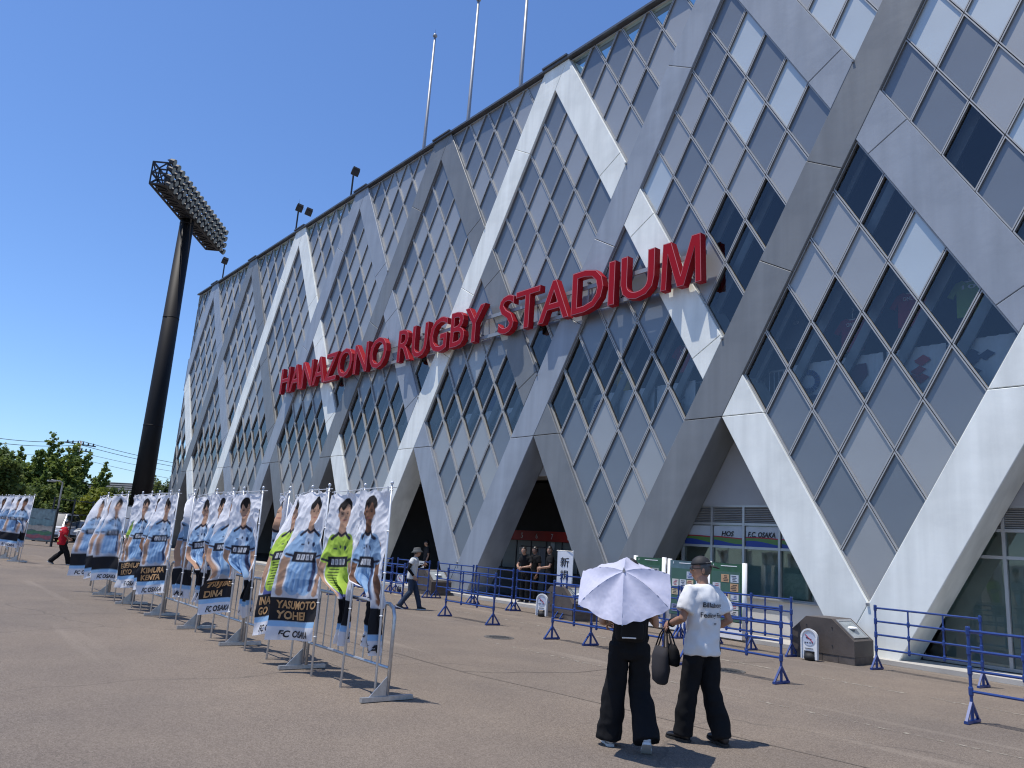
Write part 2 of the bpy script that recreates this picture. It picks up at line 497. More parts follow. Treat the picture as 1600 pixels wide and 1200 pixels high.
for k in range(KMIN, KMAX + 1):
    s0 = k + 1.5                                # "\" beam falling from apex k, broken where the other beams pass over
    for tt in (k - 1.5, k - 0.5, k + 0.5):      # spans between crossings
        pl = para(s0 - AP, s0 + AP, tt + AP + g_, tt + 1 - AP - g_)
        pl = clipbox(pl)
        if len(pl) < 3: continue
        dirv = Vector((0.5 * BAY, -LV)).normalized()
        cuts = [0.86, 0.2] if tt > k - 1.4 else [0.8]
        if tt > k + 0.4:                       # lowest span: level cut at doorway tips
            zc = (1 - 2 * AP) * LV + Z0
            beam_piece(clip(pl, 0, -1, -(zc + 0.008)), k); beam_piece(clip(pl, 0, 1, zc - 0.008), k); continue
        rest = pl
        for cu in sorted(cuts):
            p = st2(s0, tt + cu); c = dirv.x * p[0] + dirv.y * p[1]
            if len(rest) < 3: break
            beam_piece(clip(rest, dirv.x, dirv.y, c - 0.006), k); rest = clip(rest, -dirv.x, -dirv.y, -(c + 0.006))
        beam_piece(rest, k)
# small drip spouts where a diamond ends on a crossing
for u, l in ((1.5, 0), (-0.5, 0), (0.5, 0), (1, 1), (0, 1), (-1, 1), (0.5, 2), (1.5, 2), (-0.5, 2), (-1.5, 2)):
    m = MB(); m.bar((0, -0.05, 0.02), (0, 0.12, 0.06), 0.05, 0.05)
    m.build('drip_spout', M_rim, ROOT, loc=(u * BAY, 0, (l + 2 * AP) * LV + Z0 - 0.03))

# panels and windows -------------------------------------------------
YF, YS, YB, YG = 0.07, 0.12, 0.24, 0.14
DL = (1 - 2 * AP) / 5
GLASS = {(2.5, 0.5, 0, 2), (2.5, 0.5, 0, 4), (1.5, 0.5, 4, 0), (1.5, 0.5, 4, 1), (1.5, -0.5, 1, 3), (1.5, -0.5, 2, 4), (1.5, -0.5, 1, 4)}
SILVER = {(1.5, -0.5, 4, 1), (1.5, -0.5, 4, 3), (1.5, -0.5, 3, 2), (2.5, 0.5, 1, 0), (2.5, 0.5, 2, 1), (1.5, 0.5, 4, 2), (2.5, -0.5, 0, 3), (2.5, -0.5, 0, 4)}
GREY = {(1.5, -0.5, 0, 3), (1.5, -0.5, 3, 4), (1.5, -0.5, 2, 3), (1.5, 0.5, 3, 1), (2.5, 0.5, 1, 2), (1.5, 0.5, 2, 0), (1.5, 0.5, 3, 0), (1.5, 0.5, 2, 1)}
SLATE = {(1.5, -0.5, 2, 1), (1.5, -0.5, 1, 1), (2.5, 0.5, 0, 0), (2.5, 0.5, 0, 1), (1.5, 0.5, 3, 4), (1.5, 0.5, 0, 2), (1.5, 0.5, 0, 3), (1.5, 0.5, 1, 4), (1.5, -0.5, 3, 1), (1.5, -0.5, 3, 3)}
cache = {}
def panel_mesh(q, key, kind, tn):
    if key in cache: return cache[key]
    n = len(q); p0 = inset(q, 0.009); p1 = inset(q, 0.034)
    m = MB()
    def ring(a, ya, b, yb, mi, shade_mi=None):
        for i in range(n):
            k = (i + 1) % n; ex_, ez_ = q[k][0] - q[i][0], q[k][1] - q[i][1]
            # inner walls of the rising edges are painted darker to stand for shade
            mm = shade_mi if shade_mi is not None and ex_ * ez_ > 0.02 else mi
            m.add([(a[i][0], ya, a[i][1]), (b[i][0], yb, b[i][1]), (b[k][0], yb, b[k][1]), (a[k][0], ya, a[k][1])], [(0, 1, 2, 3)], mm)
    ring(p1, YF, p0, YF, 0)                       # rim face
    ring(p0, YF, p0, YB + 0.02, 0)                # outer return
    if kind == 'panel':
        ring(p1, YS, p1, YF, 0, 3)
        m.add([(x, YS, z) for x, z in p1], [tuple(range(n))], 1)
        m.add([(x, YB, z) for x, z in q], [tuple(range(n))], 2)
        me = m.mesh('panel', [M_rim, M_sheet[tn], M_gap, M_edgeshade])
        fix = False
    else:
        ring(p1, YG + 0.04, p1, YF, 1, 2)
        me = m.mesh('window_frame', [M_rim, M_reveal, M_edgeshade])
    cache[key] = me
    return me
pane_cache = {}
N_PANEL = N_WIN = 0
for a2 in range(-20, 12):
    for b2 in range(-26, 12):
        S0, T0 = a2 + 0.5, b2 + 0.5
        lc = S0 - T0
        if lc not in (1, 2, 3): continue
        for i in range(5):
            for j in range(5):
                s0 = S0 + AP + i * DL; t0 = T0 + AP + j * DL
                full = para(s0, s0 + DL, t0, t0 + DL)
                pl = clipbox(full, 0.0, Z_T - 0.05)
                if len(pl) < 3 or abs(area(pl)) < 0.03: continue
                if area(pl) < 0: pl = pl[::-1]
                r = i - j; ident = (S0, T0, i, j)
                uc = (s0 + t0 + DL) / 2
                whole = abs(abs(area(pl)) - abs(area(full))) < 1e-3
                top = lc == 3 and r == 0 and not (-2 < uc < 0)
                glass = (lc == 1 and r in (0, 1)) or (lc == 2 and r in (-4,)) or ident in GLASS or top
                cx = sum(p[0] for p in full) / 4; cz = sum(p[1] for p in full) / 4
                q = [(x - cx, z - cz) for x, z in pl]
                h = random.Random(int(S0 * 4 + 400) * 7919 + int(T0 * 4 + 400) * 104729 + i * 31 + j * 17).random()
                tn = 0 if (h < 0.48) else 1
                if uc > 0.4 and h > 0.86 and lc > 1: tn = 2
                if ident in SILVER: tn = 2
                if ident in GREY: tn = 0
                if ident in SLATE: tn = 1
                if not glass:
                    key = ('p', tn) if whole else ('p', tn, ident)
                    seen = -37.5 < cx < 13.9
                    CELLS.append((0 if seen else 1, math.hypot(cx - CAM.x, CAM.y) if seen else abs(cx), cx, cz, panel_mesh(q, key, 'panel', tn))); N_PANEL += 1
                else:
                    key = ('w',) if whole else ('w', ident)
                    o = link('window', panel_mesh(q, key, 'window', 0), ROOT, (cx, 0, cz)); N_WIN += 1
                    pk = (whole or ident, top)
                    if pk not in pane_cache:
                        m = MB(); p1 = inset(q, 0.033); m.add([(x, YG, z) for x, z in p1], [tuple(range(len(p1)))])
                        pane_cache[pk] = m.mesh('pane', M_tglass if top else M_glass)
                    link('pane', pane_cache[pk], o)
CELLS.sort(key=lambda c: c[:2])
for c in CELLS[:300]:
    o = link('panel', c[4], ROOT, (c[2], 0, c[3]))
    o.rotation_euler = (random.gauss(0, 0.0035), 0, random.gauss(0, 0.0035))     # each sheet hangs a hair differently
rest_m = MB()                                   # the farthest panels of the row, joined
tones = {}
for c in CELLS[300:]:
    me = c[4]
    sheet = M_sheet.index(me.materials[1])
    for p in me.polygons:
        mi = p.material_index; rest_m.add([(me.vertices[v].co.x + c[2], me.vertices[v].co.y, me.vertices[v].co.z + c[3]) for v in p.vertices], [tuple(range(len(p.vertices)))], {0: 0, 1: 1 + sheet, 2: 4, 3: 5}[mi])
tag(rest_m.build('distant_panels', [M_rim] + M_sheet + [M_gap, M_edgeshade], ROOT), kind='stuff')
print('PANELS', N_PANEL, 'WINDOWS', N_WIN)

# roof edge cap
m = MB()
m.box(((X_L + X_R) / 2, 0.22, Z_T + 0.045), (X_R - X_L + 0.1, 0.62, 0.08))
m.build('roof_cap', mat('roof_cap_metal', (0.12, 0.125, 0.135), 0.4, 0.4), ROOT)
for k in range(-5, 3):
    m = MB(); m.box((0, 0, 0), (1.25, 0.66, 0.06)); m.build('roof_cap', MATS['roof_cap_metal'], ROOT, loc=(k * BAY, 0.19, Z_T + 0.115))

# the body of the stand behind the facade
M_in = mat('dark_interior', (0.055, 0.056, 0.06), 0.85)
M_wallgrey = mat('render_grey', (0.36, 0.355, 0.35), 0.8, var=0.06, scale=1.5)
cxm = (X_L + X_R) / 2; wd = X_R - X_L
def part(name, c, d, mt): 
    m = MB(); m.box((0, 0, 0), d); return m.build(name, mt, ROOT, loc=c)
part('end_wall', (X_L + 0.12, 10.46, 7.75), (0.24, 19, 15.4), M_wallgrey)
part('end_wall', (X_R - 0.12, 10.46, 7.75), (0.24, 19, 15.4), M_wallgrey)
part('rear_wall', (cxm, 20.2, 7.75), (wd, 0.3, 15.4), M_wallgrey)
part('roof_slab', (cxm, 10.5, 15.6), (wd, 19, 0.25), M_wallgrey)
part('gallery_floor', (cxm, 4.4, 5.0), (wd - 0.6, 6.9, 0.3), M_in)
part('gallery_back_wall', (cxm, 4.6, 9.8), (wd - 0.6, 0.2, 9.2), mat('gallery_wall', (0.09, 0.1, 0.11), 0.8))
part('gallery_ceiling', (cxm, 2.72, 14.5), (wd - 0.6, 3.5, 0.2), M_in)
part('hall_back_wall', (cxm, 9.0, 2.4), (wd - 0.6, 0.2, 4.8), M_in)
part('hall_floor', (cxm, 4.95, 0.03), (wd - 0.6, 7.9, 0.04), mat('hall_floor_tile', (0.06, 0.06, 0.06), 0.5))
# raking steel behind the glass
M_rake = mat('raking_steel', (0.3, 0.31, 0.32), 0.5, 0.2)
for k in range(-12, 8):
    for q in (0, 1, 2, 3, 4):
        t0 = k + 0.5 + AP + q * DL
        a_, b_ = st2(t0 + 0.8, t0), st2(t0 + 1.9, t0)
        if a_[0] < X_L + 0.6 or b_[0] > X_R - 0.6: continue
        m = MB(); L_ = math.hypot(b_[0] - a_[0], b_[1] - a_[1])
        m.bar((a_[0], 0.58, a_[1]), (b_[0], 0.58, b_[1]), 0.22, 0.07, up=(0, 1, 0)); m.build('raking_post', M_rake, ROOT)

# gallery railing, pale hangings and shirts seen through the glass
M_rail = mat('rail_grey', (0.45, 0.46, 0.47), 0.4, 0.3)
M_hang = mat('white_cloth_hanging', (0.72, 0.74, 0.78), 0.8)
for bay in range(-5, 3):
    x0 = (bay - 0.5) * BAY + 0.45; x1 = (bay + 0.5) * BAY - 0.45
    t = empty('gallery_railing', (0, 0, 0), parent=ROOT)
    m = MB()
    m.tube((x0, 0.95, 6.35), (x1, 0.95, 6.35), 0.03); m.tube((x0, 0.95, 5.25), (x1, 0.95, 5.25), 0.02)
    for i in range(48):
        x = x0 + (x1 - x0) * i / 47; m.tube((x, 0.95, 5.2), (x, 0.95, 6.33), 0.011, n=5)
    m.build('railing_bars', M_rail, t)

# ------------------------------------------------------------------ big red sign
SIGN = empty('stadium_name_sign', (-6.8, -0.36, 8.62), 0, 'huge red letters reading HANAZONO RUGBY STADIUM on a steel rack across the facade', 'sign')
M_red = mat('red_sign_face', (0.33, 0.006, 0.014), 0.5, spec=0.12, var=0.06, scale=0.8)
M_redside = mat('red_sign_return', (0.36, 0.014, 0.022), 0.45, spec=0.12, var=0.06, scale=0.8)
M_redline = mat('sign_edge_line', (0.62, 0.25, 0.25), 0.4)
def letters(word, xa, xb, z0, h):
    vs, fs = text_data(word, 1.0, 0.012)
    lo0 = vs.min(0); hi0 = vs.max(0)
    sx = (xb - xa) / (hi0[0] - lo0[0])
    # advance of each letter from the widths of growing prefixes
    for i, ch in enumerate(word):
        cv, cf = text_data(ch, 1.0, 0.012)
        pre, _ = text_data(word[:i + 1], 1.0, 0.012)
        capv, _ = text_data('H', 1.0, 0.012)
        ch_h = capv[:, 1].max() - capv[:, 1].min(); base = capv[:, 1].min()
        off = pre[:, 0].max() - cv[:, 0].max()
        ctr = ((cv[:, 0].min() + cv[:, 0].max()) / 2 + off - lo0[0]) * sx + xa
        ccx = (cv[:, 0].min() + cv[:, 0].max()) / 2
        o = empty('letter', (ctr - SIGN.location.x, 0, z0 - SIGN.location.z), parent=SIGN)
        for nm, bold, ya, yb, mt in (('letter_body', 0.013, -0.02, 0.19, M_redside), ('edge_line', 0.007, -0.024, -0.02, M_redline), ('letter_face', -0.001, -0.029, -0.02, M_red)):
            m = MB()
            if ch == 'M':                         # middle strokes meet on the baseline
                wm = (cv[:, 0].max() - cv[:, 0].min()) * sx
                pl = [((u - 0.5) * wm, v_ * h) for u, v_ in ((0, 0), (.04, 1), (.25, 1), (.5, .25), (.75, 1), (.96, 1), (1, 0), (.855, 0), (.83, .74), (.585, 0), (.415, 0), (.17, .74), (.145, 0))][::-1]
                m.prism(inset(pl, (0.013 - bold) * 1.6 + 1e-4), ya, yb)
                me = m.mesh(nm, mt); fix_normals(me); link(nm, me, o)
                continue
            v, f = text_data(ch, 1.0, bold, 0.5)
            m.add([((p[0] - ccx) * sx, (ya + yb) / 2 - p[2] * (yb - ya), (p[1] - base) / ch_h * h) for p in v], f)
            me = m.mesh(nm, mt); fix_normals(me); link(nm, me, o)
letters('HANAZONO', -20.0, -9.2, 8.62, 1.33)
letters('RUGBY', -8.3, -2.55, 8.62, 1.33)
letters('STADIUM', -1.75, 6.62, 8.62, 1.33)
rk = MB()
for z in (8.8, 9.5):
    rk.bar((-13.4, 0.25, z - 8.62), (13.35, 0.25, z - 8.62), 0.06, 0.12)
rk.build('support_rail', mat('sign_rail', (0.33, 0.335, 0.34), 0.45, 0.4), SIGN)
x = -13.2
while x < 13.4:
    b = MB(); b.bar((x, 0.27, 0.25), (x, 0.27, 1.05), 0.05, 0.05); b.bar((x, 0.2, 0.28), (x, 0.5, 0.28), 0.05, 0.05); b.bar((x, 0.2, 1.02), (x, 0.5, 1.02), 0.05, 0.05)
    b.build('bracket', MATS['sign_rail'], SIGN); x += 1.31

# ------------------------------------------------------------------ things on the roof and the floodlight mast
M_alu = mat('brushed_aluminium', (0.3, 0.31, 0.33), 0.5, 0.5)
for i, (x, lab) in enumerate(((-11.92, 'tall bare metal flagpole on the roof, leftmost of the three'), (-8.25, 'tall bare metal flagpole on the roof, middle of the three'), (-4.55, 'tall bare metal flagpole on the roof, rightmost of the three'))):
    t = empty('flagpole', (x, 2.0, 15.72), 0, lab, 'flagpole', 'flagpoles on the stadium roof')
    m = MB(); m.lathe([(0.16, 0), (0.16, 0.05), (0.12, 0.06)], n=14); m.build('base_plate', M_alu, t)
    m = MB(); m.path([(0, 0, 0.05), (0, 0, 5), (0, 0, 10.9)], [0.095, 0.085, 0.055], 12); m.build('pole', M_alu, t, True)
    m = MB(); m.lathe([(0.02, 10.9), (0.1, 10.92), (0.12, 10.98), (0.08, 11.06), (0.015, 11.1)], n=14); m.build('truck', M_alu, t, True)
    m = MB(); m.tube((0, 0, 11.1), (0, 0, 11.35), 0.008, 0.003, 5); m.build('lightning_rod', M_darkmetal, t)
for i, (x, z, lab) in enumerate(((-17.28, 20.8, 'dark floodlamp on a short post above the roof edge, nearest of three'), (-24.28, 20.95, 'pair of dark floodlamps on a wired post above the roof edge'), (-36.97, 20.85, 'dark floodlamp on a post above the far roof corner'))):
    t = empty('roof_floodlight', (x, 1.0, 15.72), 0, lab, 'floodlight', 'floodlamps on the roof edge')
    h = z - 15.72
    m = MB(); m.tube((0, 0, 0), (0, 0, h), 0.055, 0.05, 8); m.box((0, 0, 0.02), (0.3, 0.3, 0.04))
    m.tube((0.0, 0, h - 0.32), (0.35, -0.15, h - 0.36), 0.03); m.tube((0.0, 0, h - 0.15), (0.12, 0, h - 0.15), 0.03); m.build('post', M_darkmetal, t)
    for k in range(2 if i == 1 else 1):
        lm = MB(); Mx = Matrix.Rotation(R(38), 3, 'Y') @ Matrix.Rotation(R(-20), 3, 'Z')
        c = Vector((0.62 + 0.12 * k, -0.2 + 0.55 * k, h - 0.38 - 0.1 * k))
        lm.box(c, (0.42, 0.4, 0.3), M=Mx)
        for q in range(6): lm.box(c + Mx @ Vector((-0.2 + q * 0.07, 0, 0.19)), (0.02, 0.36, 0.1), M=Mx)
        lm.build('lamp_housing', M_darkmetal, t)
        ln = MB(); ln.box(c + Mx @ Vector((0, 0, -0.155)), (0.38, 0.36, 0.02), M=Mx); ln.build('lens', mat('lamp_lens', (0.25, 0.26, 0.28), 0.15), t)
    if i == 1:
        w = MB(); w.path([(0.02, 0, h - 0.05), (0.3, 0.1, h - 0.22), (0.6, 0.15, h - 0.28)], 0.012, 5); w.tube((0, 0, h), (0, 0, h + 0.5), 0.01, 0.004, 5); w.build('cable', M_black, t)

# floodlight mast
FX, FY = -45.95, 0.19
FL = empty('floodlight_mast', (FX, FY, 0), 0, 'very tall dark brown floodlight mast with a rack of lamps beside the stand', 'floodlight')
M_mast = mat('brown_mast_steel', (0.007, 0.0055, 0.005), 0.6, 0.0, 0.2, 0.5, spec=0.3)
m = MB(); m.path([(0, 0, 0), (0, 0, 9), (0, 0, 26.4)], [0.77, 0.7, 0.53], 36); m.build('pole', M_mast, FL, True)
for z in (0.2, 9.0, 17.8, 25.9):
    r_ = (0.77 - 0.0078 * z if z <= 9 else 0.7 - 0.0098 * (z - 9)) + 0.015
    m = MB(); m.lathe([(r_ - 0.05, 0), (r_, 0.02), (r_, 0.1), (r_ - 0.05, 0.12)], n=36); m.build('collar', M_mast, FL, True, (0, 0, z))
ex = Vector((-0.814, 0.581, 0)); en = Vector((0.581, 0.814, 0)); ez = Vector((0, 0, 1))
def fp(a, b, z): return ex * a + en * b + ez * (z + 26.35)
tr = MB(); HL = 6.6; HT = 1.75
for b in (-0.55, 0.55):
    for z in (0, HT / 2, HT): tr.bar(fp(-HL, b, z), fp(HL, b, z), 0.12, 0.12)
for a in np.linspace(-HL, HL, 12):
    for b in (-0.55, 0.55): tr.bar(fp(a, b, 0), fp(a, b, HT), 0.1, 0.1)
    for z in (0, HT / 2, HT): tr.bar(fp(a, -0.55, z), fp(a, 0.55, z), 0.1, 0.1)
step = 2 * HL / 11
for i in range(11):
    a = -HL + i * step
    tr.bar(fp(a, -0.55, 0), fp(a + step, 0.55, 0), 0.08, 0.08); tr.bar(fp(a, -0.55, 0), fp(a + step, -0.55, HT / 2), 0.08, 0.08)
    tr.bar(fp(a + step, -0.55, HT / 2), fp(a, -0.55, HT), 0.08, 0.08)
    tr.box(fp(a + step / 2, 0.0, 0.06), (step * 0.95, 0.75, 0.03), rz=math.atan2(ex.y, ex.x))
for a in (-HL, HL):
    for z in (0, HT / 2): tr.bar(fp(a, -0.55, z), fp(a, 0.55, z + HT / 2), 0.08, 0.08)
tr.build('truss', M_darkmetal, FL)
M_lampb = mat('lamp_body', (0.022, 0.022, 0.024), 0.6); M_lens = mat('lamp_glass', (0.13, 0.135, 0.13), 0.2)
for r_ in range(4):
    for c in range(16):
        a = -HL - 0.05 + c * (2 * HL + 0.1) / 15; z = 0.1 + r_ * 0.62
        lm = MB()
        d = (en + ez * -0.45).normalized(); p = fp(a, 0.62, z); q = p + d * 0.5
        lm.path([p, p + d * 0.12, p + d * 0.42, p + d * 0.48], [0.1, 0.19, 0.27, 0.27], 8); lm.tube(fp(a, 0.5, z), p, 0.05, n=5)
        o = lm.build('lamp', M_lampb, FL)
        g = MB(); g.path([p + d * 0.475, p + d * 0.5], [0.25, 0.24], 8); g.build('lens', M_lens, o)
for a in (-3.9, 4.6):
    m = MB(); m.tube(fp(a, 0, HT), fp(a, 0, HT + 1.5), 0.025, 0.01, 5); m.build('lightning_rod', M_darkmetal, FL)

# ------------------------------------------------------------------ doorways between the beams
M_frame = mat('aluminium_frame', (0.42, 0.42, 0.41), 0.4, 0.5)
M_shopglass = glass_mat('shop_glass', (0.82, 0.88, 0.86), 0.01, 1.0, 1.5)
M_lou = mat('louvre_grey', (0.4, 0.4, 0.39), 0.45, 0.3)
M_offw = mat('offwhite_tile', (0.66, 0.64, 0.6), 0.6, var=0.05)
for k in range(-5, 3):
    xc = k * BAY
    shop = k in (1, 2)
    zb = 3.08 if shop else 4.0
    w = 3.0 if shop else 2.2
    m = MB(); m.box((0, 0.06, (5.6 + zb) / 2), (w * 2 if shop else 4.4, 0.1, 5.6 - zb)); m.build('fascia', M_wallgrey, ROOT, loc=(xc, 0.92, 0))
    if not shop:
        m = MB(); m.box((0, 0.5, zb + 0.06), (4.4, 0.9, 0.12)); m.build('soffit', M_wallgrey, ROOT, loc=(xc, 0.98, 0))
def shopfront(k, rows, cols, x0, x1):
    xc = k * BAY; y = 0.98
    f = MB()
    for z in rows: f.box((0, 0, z), (x1 - x0, 0.09, 0.06))
    o = empty('shopfront', (xc + (x0 + x1) / 2, y, 0), parent=ROOT)
    f.build('transom', M_frame, o)
    for c in cols:
        q = MB(); q.box((c - (x0 + x1) / 2, 0, (rows[0] + rows[-1]) / 2), (0.06, 0.1, rows[-1] - rows[0] - 0.06)); q.build('mullion', M_frame, o)
    xs = [x0] + list(cols) + [x1]
    for i in range(len(xs) - 1):
        for j in range(len(rows) - 1):
            a, b = xs[i] + 0.03, xs[i + 1] - 0.03; c, d = rows[j] + 0.03, rows[j + 1] - 0.03
            cx = (a + b) / 2 - (x0 + x1) / 2
            if j == len(rows) - 2:
                q = MB()
                for s in range(9):
                    z = c + (s + 0.5) * (d - c) / 9
                    q.box((cx, 0.0, z), (b - a, 0.05, 0.012), M=Matrix.Rotation(R(-30), 3, 'X'))
                q.box((cx, 0.06, (c + d) / 2), (b - a, 0.01, d - c), mi=1)
                q.build('louvre', [M_lou, M_in], o)
            else:
                q = MB(); q.box((cx, 0.02, (c + d) / 2), (b - a, 0.012, d - c)); q.build('pane', M_shopglass, o)
    return o
SF = shopfront(1, [0.92, 2.06, 2.62, 3.07], [-1.83, -0.93, 0.0, 0.97, 1.85], -2.9, 2.9)
m = MB(); m.box((7.0, 0.98, 0.47), (5.8, 0.12, 0.82)); m.build('plinth_wall', M_offw, ROOT)
m = MB(); m.box((7.0, 0.95, 0.9), (5.8, 0.22, 0.03)); m.build('window_ledge', M_frame, ROOT)
m = MB(); m.box((7.0, 2.1, 1.6), (5.8, 0.1, 3.1)); m.build('shop_back_wall', mat('shop_wall', (0.52, 0.58, 0.56), 0.8), ROOT)
# printed film in the upper panes of the shopfront (green field, red line, blue hills)
C_blue = mat('film_blue', (0.02, 0.05, 0.25), 0.5); C_green = mat('film_green', (0.09, 0.2, 0.045), 0.5); C_redf = mat('film_red', (0.35, 0.02, 0.03), 0.5); C_grey = mat('film_grey', (0.46, 0.48, 0.5), 0.5); C_ink = mat('ink_black', (0.015, 0.015, 0.02), 0.6)
def film(x0, x1, text=None, mirror=0):
    o = empty('printed_film', (7.0 + (x0 + x1) / 2, 0.972, 2.09), parent=ROOT); w = x1 - x0 - 0.1; h = 0.48
    m = MB(); m.box((0, 0, h / 2), (w, 0.004, h)); m.build('film_sheet', C_grey, o)
    def band(f0, f1, mt, y):
        n = 14; m = MB()
        vs = []
        for i in range(n + 1):
            x = -w / 2 + w * i / n; vs.append((x, y, f0(i / n) * h))
        for i in range(n + 1):
            x = -w / 2 + w * i / n; vs.append((x, y, f1(i / n) * h))
        m.add(vs, [(i, i + 1, n + 2 + i, n + 1 + i) for i in range(n)]); m.build('print', mt, o)
    k = mirror
    band(lambda t: 0.0, lambda t: 0.22 + 0.1 * math.sin(3 * t + k), C_blue, -0.006)
    band(lambda t: 0.2 + 0.1 * math.sin(3 * t + k), lambda t: 0.38 + 0.05 * math.sin(2 * t + k), C_green, -0.009)
    band(lambda t: 0.38 + 0.05 * math.sin(2 * t + k), lambda t: 0.44 + 0.05 * math.sin(2 * t + k), C_redf, -0.012)
    if k in (0, 3): band(lambda t: 0.75 + 0.1 * t, lambda t: 0.98, C_blue, -0.010)
    if text:
        v, f = text_fit(text, w * (0.44 if len(text) < 5 else 0.86), h * 0.27, 0.03, shear=0.2)
        v[:, 0] -= v[:, 0].max() / 2
        m = MB(); m.add([(p[0], -0.016, p[1] + h * 0.47) for p in v], f); m.build('lettering', C_ink, o)
film(-2.75, -1.83, None, 0); film(-1.83, -0.93, None, 1); film(-0.93, 0.0, 'HOS', 2); film(0.0, 0.97, 'F.C. OSAKA', 1); film(0.97, 1.85, None, 3)
# pale boxes and papers inside the shop window
m = MB(); m.box((8.2, 1.5, 1.25), (0.62, 0.5, 0.55)); m.build('display_box', mat('pale_box', (0.55, 0.6, 0.52), 0.7, var=0.15, scale=12), ROOT)
m = MB(); m.box((8.75, 1.4, 1.1), (0.3, 0.3, 0.3)); m.build('display_box', MATS['pale_box'], ROOT)

# right-hand shopfront with a door
SF2 = shopfront(2, [0.12, 2.12, 2.62, 3.07], [-1.35, -0.62, -0.18, 0.75, 1.6], -2.9, 2.9)
m = MB(); m.box((14.0, 2.1, 1.6), (5.8, 0.1, 3.1)); m.build('shop_back_wall', MATS['shop_wall'], ROOT)
dr = empty('door', (14.0 - 0.18 + 0.47, 0.93, 0.12), parent=ROOT)
m = MB(); m.box((0, 0, 1.0), (0.86, 0.05, 1.96)); m.build('door_leaf', mat('door_grey', (0.42, 0.42, 0.43), 0.5), dr)
m = MB(); m.box((-0.32, -0.04, 1.32), (0.12, 0.03, 0.16)); m.build('intercom', M_white, dr)
m = MB(); m.box((-0.3, -0.04, 1.0), (0.1, 0.03, 0.22)); m.tube((-0.3, -0.05, 1.0), (-0.18, -0.05, 1.0), 0.012); m.build('lock_plate', M_steel, dr)
m = MB(); m.box((-0.33, -0.05, 1.9), (0.1, 0.06, 0.08)); m.build('alarm_box', mat('alarm_red', (0.4, 0.02, 0.03), 0.5), dr)
nt = empty('notice', (14.0 - 0.42, 0.94, 1.38), parent=ROOT)
m = MB(); m.box((0, 0, 0), (0.3, 0.008, 0.2)); m.build('notice_sheet', mat('notice_white', (0.62, 0.68, 0.66), 0.6), nt)
m = MB(); m.box((0, -0.006, 0.035), (0.29, 0.003, 0.12)); m.build('green_field', mat('notice_green', (0.06, 0.28, 0.2), 0.6), nt)

# ticket hall behind the middle doorway: red band with window numbers, pale screens, papers
tk = empty('ticket_counter', (-2.9, 3.0, 0.05), parent=ROOT)
m = MB(); m.box((0, 0, 2.1), (7.0, 0.2, 0.34)); m.build('red_band', mat('ticket_red', (0.3, 0.015, 0.01), 0.6), tk)
m = MB(); m.box((0, 0.1, 1.42), (7.0, 0.06, 1.0)); m.build('screen', mat('ticket_screen', (0.13, 0.15, 0.145), 0.5), tk)
m = MB(); m.box((0, -0.1, 0.45), (7.0, 0.5, 0.9)); m.build('counter', M_in, tk)
for i, n in enumerate('345678'):
    v, f = text_fit(n, 0.11, 0.19, 0.01); m = MB(); m.add([(p[0], -0.105, p[1] + 2.0) for p in v], f); m.build('number', mat('number_white', (0.5, 0.48, 0.45), 0.6), tk, loc=(-2.45 + i * 0.815, 0, 0))
for i in range(8):
    m = MB(); m.box((-2.85 + i * 0.815, 0.06, 1.42), (0.03, 0.03, 1.0)); m.build('screen_post', M_darkmetal, tk)
for x, z, w_ in ((-0.95, 1.55, 0.2), (-0.5, 1.58, 0.22), (0.75, 1.78, 0.2)):
    m = MB(); m.box((x, 0.05, z), (w_, 0.006, w_ * 1.25)); m.build('paper', mat('paper_white', (0.5, 0.5, 0.48), 0.7), tk)
# grey curtain and barrier inside the hall
m = MB(); n = 30
vs = [(0.6 * i / n, 0.04 * math.sin(i * 1.3), z) for z in (0.1, 1.75) for i in range(n + 1)]
m.add(vs, [(i, i + 1, n + 2 + i, n + 1 + i) for i in range(n)]); cu = m.build('curtain', mat('grey_curtain', (0.16, 0.16, 0.16), 0.8), ROOT, loc=(-2.2, 2.2, 0))
m = MB(); m.box((-2.2, 2.25, 1.76), (1.2, 0.2, 0.04)); m.build('curtain_rail', M_in, ROOT)

# gate of upright bars in the far doorway
gt = empty('bar_gate', (-15.6, 1.3, 0.05), 0, 'grey steel gate of upright bars in a far doorway of the stand', 'gate')
for i in range(22):
    m = MB(); m.bar((-1.4 + i * 0.13, 0, 0.1), (-1.4 + i * 0.13, 0, 2.0), 0.035, 0.035); m.build('bar', M_frame, gt)
m = MB(); m.bar((-1.45, 0.03, 0.12), (1.4, 0.03, 0.12), 0.05, 0.05); m.bar((-1.45, 0.03, 1.95), (1.4, 0.03, 1.95), 0.05, 0.05); m.build('rail', M_frame, gt)

